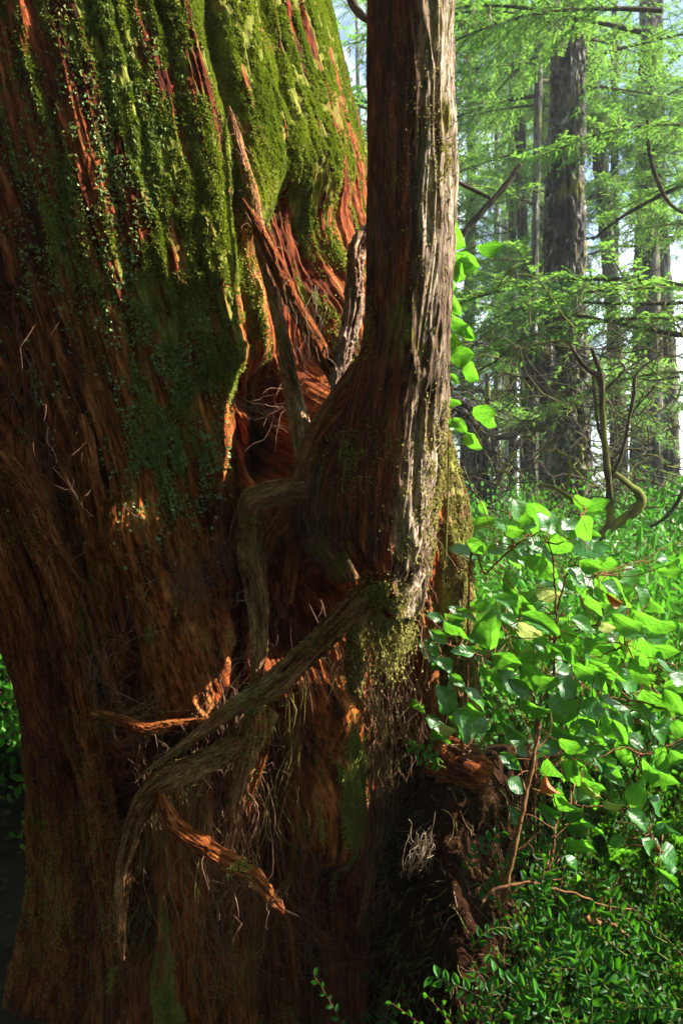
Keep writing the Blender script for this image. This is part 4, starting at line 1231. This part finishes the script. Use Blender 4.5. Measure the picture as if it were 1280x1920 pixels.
stalk([(1000, 1658), (1028, 1620), (1040, 1570), (1050, 1540)], 1.8, 'short curved stalk rising from the level brown stalk', .0035, .0022)
stalk([(1095, 1715), (1125, 1735), (1165, 1765)], 1.74, 'short thick dead brown twig lying in the lower right leaves', .007, .004)

# ------------------------------------------------------------------ hemlock boughs
def bough_mesh(seed, L=2.3, lichen=.3, width=1.0):
    r = np.random.default_rng(seed)
    b = Bag()
    n = 40
    t = np.linspace(0, 1, n)
    main = np.stack([t * L, .10 * L * np.sin(t * 3 + r.uniform(0, 6)) * t, -.16 * L * t ** 2 + .05 * L * np.sin(t * 2.5)], -1)
    v, q = strand(main[::4], .022, .004, 14, 6)
    b.add(v, q, m=0, tint=np.zeros(len(v)), flow=v, moss=np.full(len(v), .5), warm=np.zeros(len(v)))
    NP, ND, NS, NL = [], [], [], []
    lp = []
    for k in range(42):
        if r.random() < .14: continue
        tt = .12 + .88 * (k / 42) ** .9
        i = min(n - 1, int(tt * n)); s = 1 if k % 2 else -1
        bl = width * L * (.40 * (1 - tt) ** .7 + .07) * r.uniform(.55, 1.15)
        an = R_(r.uniform(42, 66)) * s
        d = np.array([math.cos(an), math.sin(an), r.normal(.0, .22)])
        m = max(5, int(bl / .042))
        u = np.linspace(0, 1, m)[:, None]
        c = main[i] + d * bl * u + np.array([0, 0, -1.0]) * (u ** 2) * bl * r.uniform(.1, .6) + np.array([r.normal(0, .12), r.normal(0, .12), 0]) * (u ** 2) * bl
        if k % 2 == 0 or bl > .3:
            v, q = strand(c[:: max(1, m // 5)], .005, .0015, 6, 3)
            b.add(v, q, m=0, tint=np.zeros(len(v)), flow=v, moss=np.full(len(v), .4), warm=np.zeros(len(v)))
        dn = d / np.linalg.norm(d)
        sd = np.array([-dn[1], dn[0], 0])
        for j in range(m):
            for s2 in (-1, 1):
                if r.random() < .18: continue
                tl = .13 * (1 - .6 * j / m) * r.uniform(.3, 1.35)
                td = dn * .75 + sd * s2 * .75 + np.array([0, 0, r.normal(-.2, .35)])
                td /= np.linalg.norm(td)
                mm = max(3, int(tl / .0125))
                uu = (np.arange(mm)[:, None] + .5) / mm
                pp = c[j] + td * tl * uu + np.array([0, 0, -.25]) * tl * uu ** 2
                NP.append(pp); ND.append(np.repeat(td[None], mm, 0))
        if r.random() < lichen: lp.append(c[m // 2])
    NP, ND = np.concatenate(NP), np.concatenate(ND)
    k = len(NP)
    up = np.array([0, 0, 1.0]) + r.normal(0, .30, (k, 3))
    s = np.cross(ND, up); s /= np.linalg.norm(s, axis=1)[:, None]
    W = .017 * (.7 + .6 * r.random((k, 1)))          # needles on both sides of the twig
    Lh = .0075
    sk = ND * .006
    V = np.stack([NP - ND * Lh, NP + s * W + sk, NP + ND * Lh, NP - s * W + sk], 1).reshape(-1, 3)
    tint = np.repeat(np.clip(.5 + .35 * fbm(NP * 3, 2, seed) + r.normal(0, .2, k), 0, 1), 4)
    z = np.zeros(len(V))
    b.add(V, np.arange(4 * k).reshape(-1, 4), m=1, tint=tint, flow=V, moss=z, warm=z)
    for c in lp:
        for _ in range(5):
            e = c + np.array([r.normal(0, .03), r.normal(0, .03), -r.uniform(.06, .22)])
            v, q = strand(wander(c + r.normal(0, .015, 3), e, 5, .2, r), .007, .001, 6, 3)
            z = np.zeros(len(v)); b.add(v, q, m=2, tint=z + r.random(), flow=v, moss=z, warm=z)
    return b.mesh('bough', [M_branch, M_needle, M_lichen], smooth=False)

BOUGH = [bough_mesh(900 + i, lichen=(.1, .5, .2, .3, .1)[i], width=(1, .8, 1.2, 1, .7)[i]) for i in range(5)]

def add_bough(parent, base, az, pitch, s, me, roll=0):
    o = bpy.data.objects.new('bough', me)
    COL.objects.link(o)
    o.parent = parent
    o.matrix_local = Matrix.Translation(Vector(base) - Vector(parent.location)) @ Matrix.Rotation(az, 4, 'Z') @ Matrix.Rotation(-pitch, 4, 'Y') @ Matrix.Rotation(roll, 4, 'X') @ Matrix.Diagonal((s, s, s, 1))
    return o

def hem_trunk(root, pts, rad, seed, mat=None, moss=.2, n=110, k=30, relief=.20, name='trunk'):
    v, q, t, fl = tube(pts, rad, n, k, relief, seed, .06, freq=26)
    ms = np.clip(moss + .5 * fbm(v * 2.2, 3, seed) + .25 * (fl[:, 0] * 0), 0, 1)
    me = make_mesh(name, v, q, t, [mat or M_hem], attrs={'flow': fl, 'moss': ms, 'warm': np.zeros(len(v))})
    return obj(name, local(me, root), root)

rt = np.random.default_rng(51)
def make_tree(px, d, w_px, label, top=11, lean=0, boughs=14, zlo=2.0, zhi=9, s=1.0, moss=.2, mat=None, az=None, group=None, bend=None, seed=0, pts=None):
    x = (px - 640) / FPX * d
    g = float(ground_h(x, d))
    root = empty('hemlock_tree', (x, d, g), label, 'tree', group)
    r0 = w_px / 2 / FPX * d
    if pts is None:
        pts = [(x, d, g - .3), (x + lean * .15, d, g + .25 * top), (x + lean * .5 + rt.normal(0, .06), d, g + .55 * top), (x + lean, d, g + top)]
    near = d < 12
    hem_trunk(root, pts, [r0 * 1.25, r0 * 1.0, r0 * .9, r0 * .6], 1000 + seed, mat=mat, moss=moss, n=420 if near else 90, k=120 if near else 26)
    for k in range(boughs):
        z = rt.uniform(zlo, zhi)
        t = (z - g) / top
        bx = np.interp(z, [p[2] for p in pts], [p[0] for p in pts])
        a = rt.uniform(0, 2 * PI) if az is None else rt.uniform(*az)
        add_bough(root, (bx, d, z), a, rt.normal(-.02, .14), s * rt.uniform(.7, 1.25), BOUGH[int(rt.integers(0, 5))], rt.normal(0, .15))
    return root

# the thick trunk in the clearing
T0 = make_tree(1060, 9.5, 70, 'thick grey-barked hemlock in the clearing, sunlit down its right edge', top=9, boughs=0, moss=.35, seed=1,
               pts=[(2.70, 9.5, .7), (2.70, 9.5, 2.4), (2.66, 9.5, 5.0), (2.78, 9.5, 9.5)])
def limb(root, pts, d, seed, moss=.5, mat=None, name='limb', n=70, k=16):
    P3 = [P(x, y, (dd[0] if dd else d)) for x, y, r0, *dd in pts]
    rr = [r0 / FPX * d for x, y, r0, *dd in pts]
    v, q, t, fl = tube(P3, rr, n, k, .14, seed, .12, freq=30)
    ms = np.clip(moss + .4 * fbm(v * 4, 3, seed), 0, 1)
    me = make_mesh(name, v, q, t, [mat or M_branch], attrs={'flow': fl, 'moss': ms, 'warm': np.zeros(len(v))})
    return obj(name, local(me, root), root)
limb(T0, [(1030, 665, 16), (985, 660, 14), (950, 655, 12), (925, 640, 9), (908, 625, 5)], 9.3, 1, name='limb')
limb(T0, [(1020, 800, 11), (985, 798, 9), (960, 815, 7), (925, 822, 4)], 9.3, 2, name='limb')
limb(T0, [(1010, 690, 10), (990, 702, 8), (988, 728, 5)], 9.4, 3, name='limb')
# ball burl under the lower limb: swollen collar
limb(T0, [(1012, 650, 30), (1010, 680, 34), (1018, 720, 28), (1030, 760, 10)], 9.45, 4, mat=M_hem, name='burl', moss=.1)
for (x, y, d, az, pi_, s, m, ro) in [
    (1200, 60, 8.6, 180, .10, 1.3, 0, .1), (1090, 70, 9.0, 200, .0, 1.0, 2, .2), (1020, 40, 8.8, 170, .05, 1.1, 1, -.1), (1240, 20, 8.0, 170, .0, 1.2, 3, 0), (1060, 60, 9.2, 260, -.1, .9, 0, .1),
    (900, 30, 9.2, 20, .05, 1.1, 2, 0), (1130, 100, 9.4, -10, .12, 1.0, 4, 0)]:
    add_bough(T0, P(x, y, d), R_(az), pi_, s, BOUGH[m], ro)

# boughs passing in front of the trunk belong to trees standing to the right, out of the frame
T1 = make_tree(1560, 7.2, 60, 'slender hemlock just out of frame to the right whose boughs cross the thick trunk', top=9, boughs=0, seed=2)
for (x, y, d, az, pi_, s, m, ro) in [
    (1440, 560, 7.0, 178, .03, 1.15, 0, .05), (1330, 545, 7.2, 182, .02, 1.25, 2, 0), (1420, 620, 7.0, 184, .05, 1.1, 4, .1), (1400, 250, 6.8, 175, .05, .8, 3, .1),
    (1420, 420, 7.4, 180, .0, .65, 1, 0), (1460, 320, 7.4, 176, -.1, .7, 2, 0), (1380, 700, 7.4, 180, -.06, .8, 0, 0)]:
    add_bough(T1, P(x, y, d), R_(az), pi_, s, BOUGH[m], ro)
limb(T1, [(1420, 640, 6), (1300, 632, 5), (1200, 615, 4), (1100, 595, 3), (1060, 590, 2)], 7.1, 7, moss=.2, n=50, k=8)
limb(T1, [(1420, 560, 4), (1280, 568, 3), (1180, 570, 3), (1060, 566, 2)], 7.1, 8, moss=.2, n=50, k=8)
limb(T1, [(1330, 330, 5), (1250, 360, 4), (1160, 410, 3), (1110, 450, 2)], 7.4, 9, moss=.2, n=50, k=8)

BGT = [ # px, d, width px, lean, boughs, label
    (1196, 17, 38, .3, 16, 'pale hazy trunk rising high to the right of the thick hemlock'),
    (985, 15, 26, 0, 10, 'slim trunk just left of the thick hemlock'),
    (1014, 17, 20, .1, 10, 'thinner trunk half hidden by the thick hemlock left edge'),
    (1165, 14, 34, -.9, 10, 'dark trunk leaning left between the dead sapling and the pale trunks'),
    (1222, 15, 38, .1, 12, 'pale sunlit trunk near the right edge'),
    (1262, 16, 36, -.8, 12, 'grey trunk tilting left at the right edge'),
    (930, 22, 14, 0, 14, 'faint trunk in the haze left of the clearing'),
    (868, 19, 16, .2, 14, 'dim trunk close against the young stem'),
]
for i, (px, d, w, lean, nb, lab) in enumerate(BGT):
    make_tree(px, d, w * .75, lab, top=16, lean=lean, boughs=int(nb * .9), zlo=3.2, zhi=1.6 + .66 * d, s=1.25, moss=.25, seed=20 + i)
# the curved fluted trunk on the left of the clearing
T2 = make_tree(905, 11.0, 50, 'dark fluted trunk bending over to the left beside the young stem', top=5, boughs=0, seed=40,
               pts=[tuple(P(912, 1010, 11)), tuple(P(908, 900, 11)), tuple(P(896, 800, 11)), tuple(P(820, 742, 10.8))])
limb(T2, [(915, 950, 8), (925, 860, 8), (915, 760, 6), (912, 700, 4)], 11, 41)
limb(T2, [(920, 950, 5), (950, 870, 5), (985, 815, 4), (1010, 795, 2)], 10.8, 42, moss=.7)

# the far wood: trees one can still tell apart only as green masses
FAR = 'hazy hemlocks of the far wood'
k = 0
for k in range(13):
    d = rt.uniform(22, 48)
    px = rt.uniform(640, 1290) if k > 5 else rt.uniform(-500, -100)
    make_tree(px, d, 8, 'blurred hemlock far off in the hazy wood', top=26, lean=rt.normal(0, .4), boughs=8, zlo=2.6, zhi=1.6 + .66 * d, s=2.0, moss=.2, seed=60 + k, group=FAR)
# mid-distance foliage from trees left and right of the gap
for k in range(9):
    d = rt.uniform(12, 17)
    px = (790, 880, 960, 1150, 1240, 840, 1000, 700, 1080)[k]
    make_tree(px, d + (3 if px in (960, 1150, 1080, 880, 1240) else 0), 14, 'slim young hemlock with drooping boughs at the edge of the clearing', top=15, boughs=13, zlo=2.6, zhi=1.6 + .68 * d, s=1.15, moss=.2, seed=110 + k, group='slim young hemlocks round the clearing')

# unseen trees added round and behind the viewer: they keep the sky off the cedar's shaded side
for k, (x, y) in enumerate([(-4.2, .3), (-2.6, -2.8), (0, -3.4), (2.6, -3.2), (5.0, -2.6), (-5.5, 3.2), (-4.6, 7.0), (-6.5, -1.5), (-7, -4.5), (-3, -6.5), (1, -6.5), (4, -6.5), (8, -5), (-9, 1), (-9, 6)]):
    g = float(ground_h(x, y))
    root = empty('hemlock_tree', (x, y, g), 'broad hemlock added outside the view to shade the old cedar', 'tree', 'unseen hemlocks added for shade')
    hem_trunk(root, [(x, y, g - .3), (x, y, 4), (x + .1, y, 8), (x, y, 12)], [.24, .2, .16, .06], 3000 + k, n=50, k=16)
    for j in range(26):
        z = 2.2 + 8.5 * (j + .5) / 26
        a, sc_ = j * 2.4 + k, 1.7 * (1.15 - z / 22)
        tt = np.linspace(0, 1, 8) * 2.5 * sc_
        qx, qy = x + tt * math.cos(a), y + tt * math.sin(a)
        if np.any(np.hypot(qx, qy) < 1.3) or np.any((qy > 0) & (np.abs(qx) < .43 * qy + 1.2) & (z < 1.6 + .70 * qy + 1.2)): continue
        add_bough(root, (x, y, z), a, rt.normal(0, .08), sc_, BOUGH[j % 5], 0)

T9 = empty('hemlock_tree', (-.6, 4.7, 0), 'young hemlock hidden behind the old cedar, added to shade the ground', 'tree')  # added out of sight so its boughs shade the ground at the left
hem_trunk(T9, [(-.6, 4.7, -.2), (-.6, 4.7, 3), (-.6, 4.7, 6)], [.08, .06, .03], 4000, n=40, k=12)
for j in range(22): add_bough(T9, (-.6, 4.7, .7 + j * .22), j * 2.4, 0, .5, BOUGH[j % 5], 0)

for k in range(13):  # unseen outer ring of trees, added to cut skylight on the cedar
    an = PI * .92 + (k + .5) / 13 * PI * .86; rad = 10 + 4 * (k % 3)
    x, y = rad * math.cos(an), rad * math.sin(an)
    g = float(ground_h(x, y))
    root = empty('hemlock_tree', (x, y, g), 'tall dense unseen hemlock added farther back to cut skylight', 'tree', 'tall unseen hemlocks added to cut skylight')
    hem_trunk(root, [(x, y, g - .3), (x, y, 6), (x, y, 13), (x, y, 20)], [.34, .3, .2, .06], 3100 + k, n=50, k=16)
    for j in range(34):
        add_bough(root, (x, y, 1.6 + 17 * (j + .5) / 34), j * 2.4 + k, -.1, 2.0, BOUGH[j % 5], 0)

# ------------------------------------------------------------------ dead mossy sapling
sap = empty('dead_sapling', tuple(P(1135, 1010, 5.2)), 'bare mossy dead sapling with forked crooked branches', 'tree')
def sp_limb(pts, seed, moss=.6, name='branch', d=5.2): limb(sap, pts, d, seed, moss=moss, mat=M_branch, name=name, n=70, k=12)
sp_limb([(1118, 1010, 8), (1140, 985, 8), (1143, 950, 7), (1138, 880, 6.5), (1130, 800, 6), (1127, 740, 6), (1126, 700, 7)], 1, .55, 'trunk')
sp_limb([(1126, 708, 6), (1110, 698, 5), (1085, 675, 4), (1068, 645, 2)], 2, .3)
sp_limb([(1126, 705, 5), (1118, 680, 4), (1108, 655, 3)], 3, .2)
sp_limb([(1132, 735, 3), (1160, 705, 2.5), (1170, 690, 2), (1158, 676, 1.2)], 4, .4)
sp_limb([(1120, 1010, 9), (1150, 985, 9), (1180, 965, 9), (1200, 945, 9), (1196, 925, 8), (1180, 910, 6), (1150, 885, 4), (1140, 870, 3)], 5, .8)
sp_limb([(1143, 900, 4), (1165, 850, 4), (1178, 790, 3.5), (1187, 740, 3.5), (1190, 705, 3), (1215, 680, 2), (1240, 665, 1.4)], 6, .4)
sp_limb([(1098, 965, 4), (1070, 935, 4), (1040, 915, 3.4), (1010, 908, 2.4)], 7, .9)
sp_limb([(1060, 920, 3), (1068, 880, 2.6), (1060, 855, 2.2), (1034, 846, 1.6)], 8, .9)
sp_limb([(1150, 885, 3), (1145, 865, 3), (1165, 845, 2.4), (1200, 842, 1.8)], 9, .8)
sp_limb([(1130, 740, 3), (1112, 700, 3), (1120, 800, 2.5), (1140, 850, 2)], 10, .6)
# crooked bare branches at the right edge and upper left of the gap
bb = empty('bare_branch', tuple(P(1300, 900, 6.0)), 'crooked thin bare branch reaching in low from the right edge', 'branch')
limb(bb, [(1300, 870, 4), (1270, 940, 4), (1240, 975, 3.5), (1200, 995, 3), (1180, 1010, 2)], 5.6, 11, name='twig', k=8, n=50)
bb2 = empty('bare_branch', tuple(P(840, 460, 6.5)), 'dark forked dead branch sticking out behind the young stem', 'branch')
limb(bb2, [(850, 460, 6), (870, 435, 6), (905, 395, 5.5), (945, 350, 5), (975, 308, 4)], 6.5, 12, moss=.1, name='twig')
limb(bb2, [(918, 372, 4), (885, 355, 3.6), (845, 336, 4)], 6.5, 13, moss=.1, name='twig', k=8, n=40)
bb3 = empty('bare_branch', tuple(P(1215, 260, 7.5)), 'thin arching bare branch in front of the pale trunk, upper right', 'branch')
limb(bb3, [(1213, 225, 3), (1215, 280, 3.4), (1232, 340, 3.4), (1258, 385, 3), (1300, 410, 2.6)], 7.0, 14, moss=.4, name='twig', k=8)
bb4 = empty('bare_branch', tuple(P(680, 30, 5)), 'short dark mossy branch between the cedar top and the young stem', 'branch')
limb(bb4, [(655, -10, 7), (668, 18, 7), (690, 38, 5), (720, 40, 4)], 4.0, 15, moss=.6, name='twig')
# tangle of thin dead twigs in the middle distance
tang = empty('dead_twigs', tuple(P(1100, 950, 8)), 'tangle of thin dead twigs among the mid-distance trunks', 'twigs')
b = Bag(); r = np.random.default_rng(91)
for _ in range(230):
    x, y, d = r.uniform(845, 1290), r.uniform(600, 1000), r.uniform(5, 13)
    a = P(x, y, d); e = a + np.array([r.normal(0, .8), r.normal(0, .3), r.normal(.1, .35)])
    p = wander(a, e, 8, .25, r)
    v, q = strand(p, .0011 * d, .0004 * d, 14, 4); b.add(v, q, flow=v, moss=np.full(len(v), r.random()), warm=np.zeros(len(v)))
    v, q = strand(wander(p[4], p[4] + r.normal(0, .25, 3), 5, .3, r), .006, .002, 7, 3); b.add(v, q, flow=v, moss=np.full(len(v), .5), warm=np.zeros(len(v)))
obj('twigs', local(b.mesh('twigs', [M_branch]), tang), tang, kind='stuff')

# ------------------------------------------------------------------ litter on the ground at the left
def litter():
    r = np.random.default_rng(95)
    n = 5000
    x = r.uniform(-5, -.9, n); y = r.uniform(2.2, 9, n)
    p = np.stack([x, y, ground_h(x, y) + .012], -1)
    V, Q, T = oval_leaves(p, r.normal(0, 1, (n, 3)) * [1, 1, .25], np.array([0, 0, 1.0]) + r.normal(0, .4, (n, 3)), .05, r)
    obj('leaf_litter', make_mesh('leaf_litter', V, Q, None, [M_litter], attrs={'tint': T}, smooth=False), kind='stuff',
        label='scattered dead leaves on the dark soil left of the cedar', cat='leaf litter')
litter()

# ------------------------------------------------------------------ haze
hz = bpy.data.materials.new('haze'); hz.use_nodes = True
nt = hz.node_tree; nt.nodes.clear()
o_ = nt.nodes.new('ShaderNodeOutputMaterial'); pv = nt.nodes.new('ShaderNodeVolumePrincipled')
pv.inputs['Color'].default_value = (.90, .95, 1.0, 1)
pv.inputs['Density'].default_value = HAZE
pv.inputs['Anisotropy'].default_value = .3
nt.links.new(pv.outputs[0], o_.inputs['Volume'])
def build_haze():
    x0, x1, y0, y1, z0, z1 = -320, 320, -320, 420, -3, 34
    v = [(x, y, z) for x in (x0, x1) for y in (y0, y1) for z in (z0, z1)]
    q = [(0, 1, 3, 2), (4, 6, 7, 5), (0, 4, 5, 1), (2, 3, 7, 6), (0, 2, 6, 4), (1, 5, 7, 3)]
    obj('haze', make_mesh('haze', v, q, None, [hz], smooth=False), kind='stuff')
build_haze()
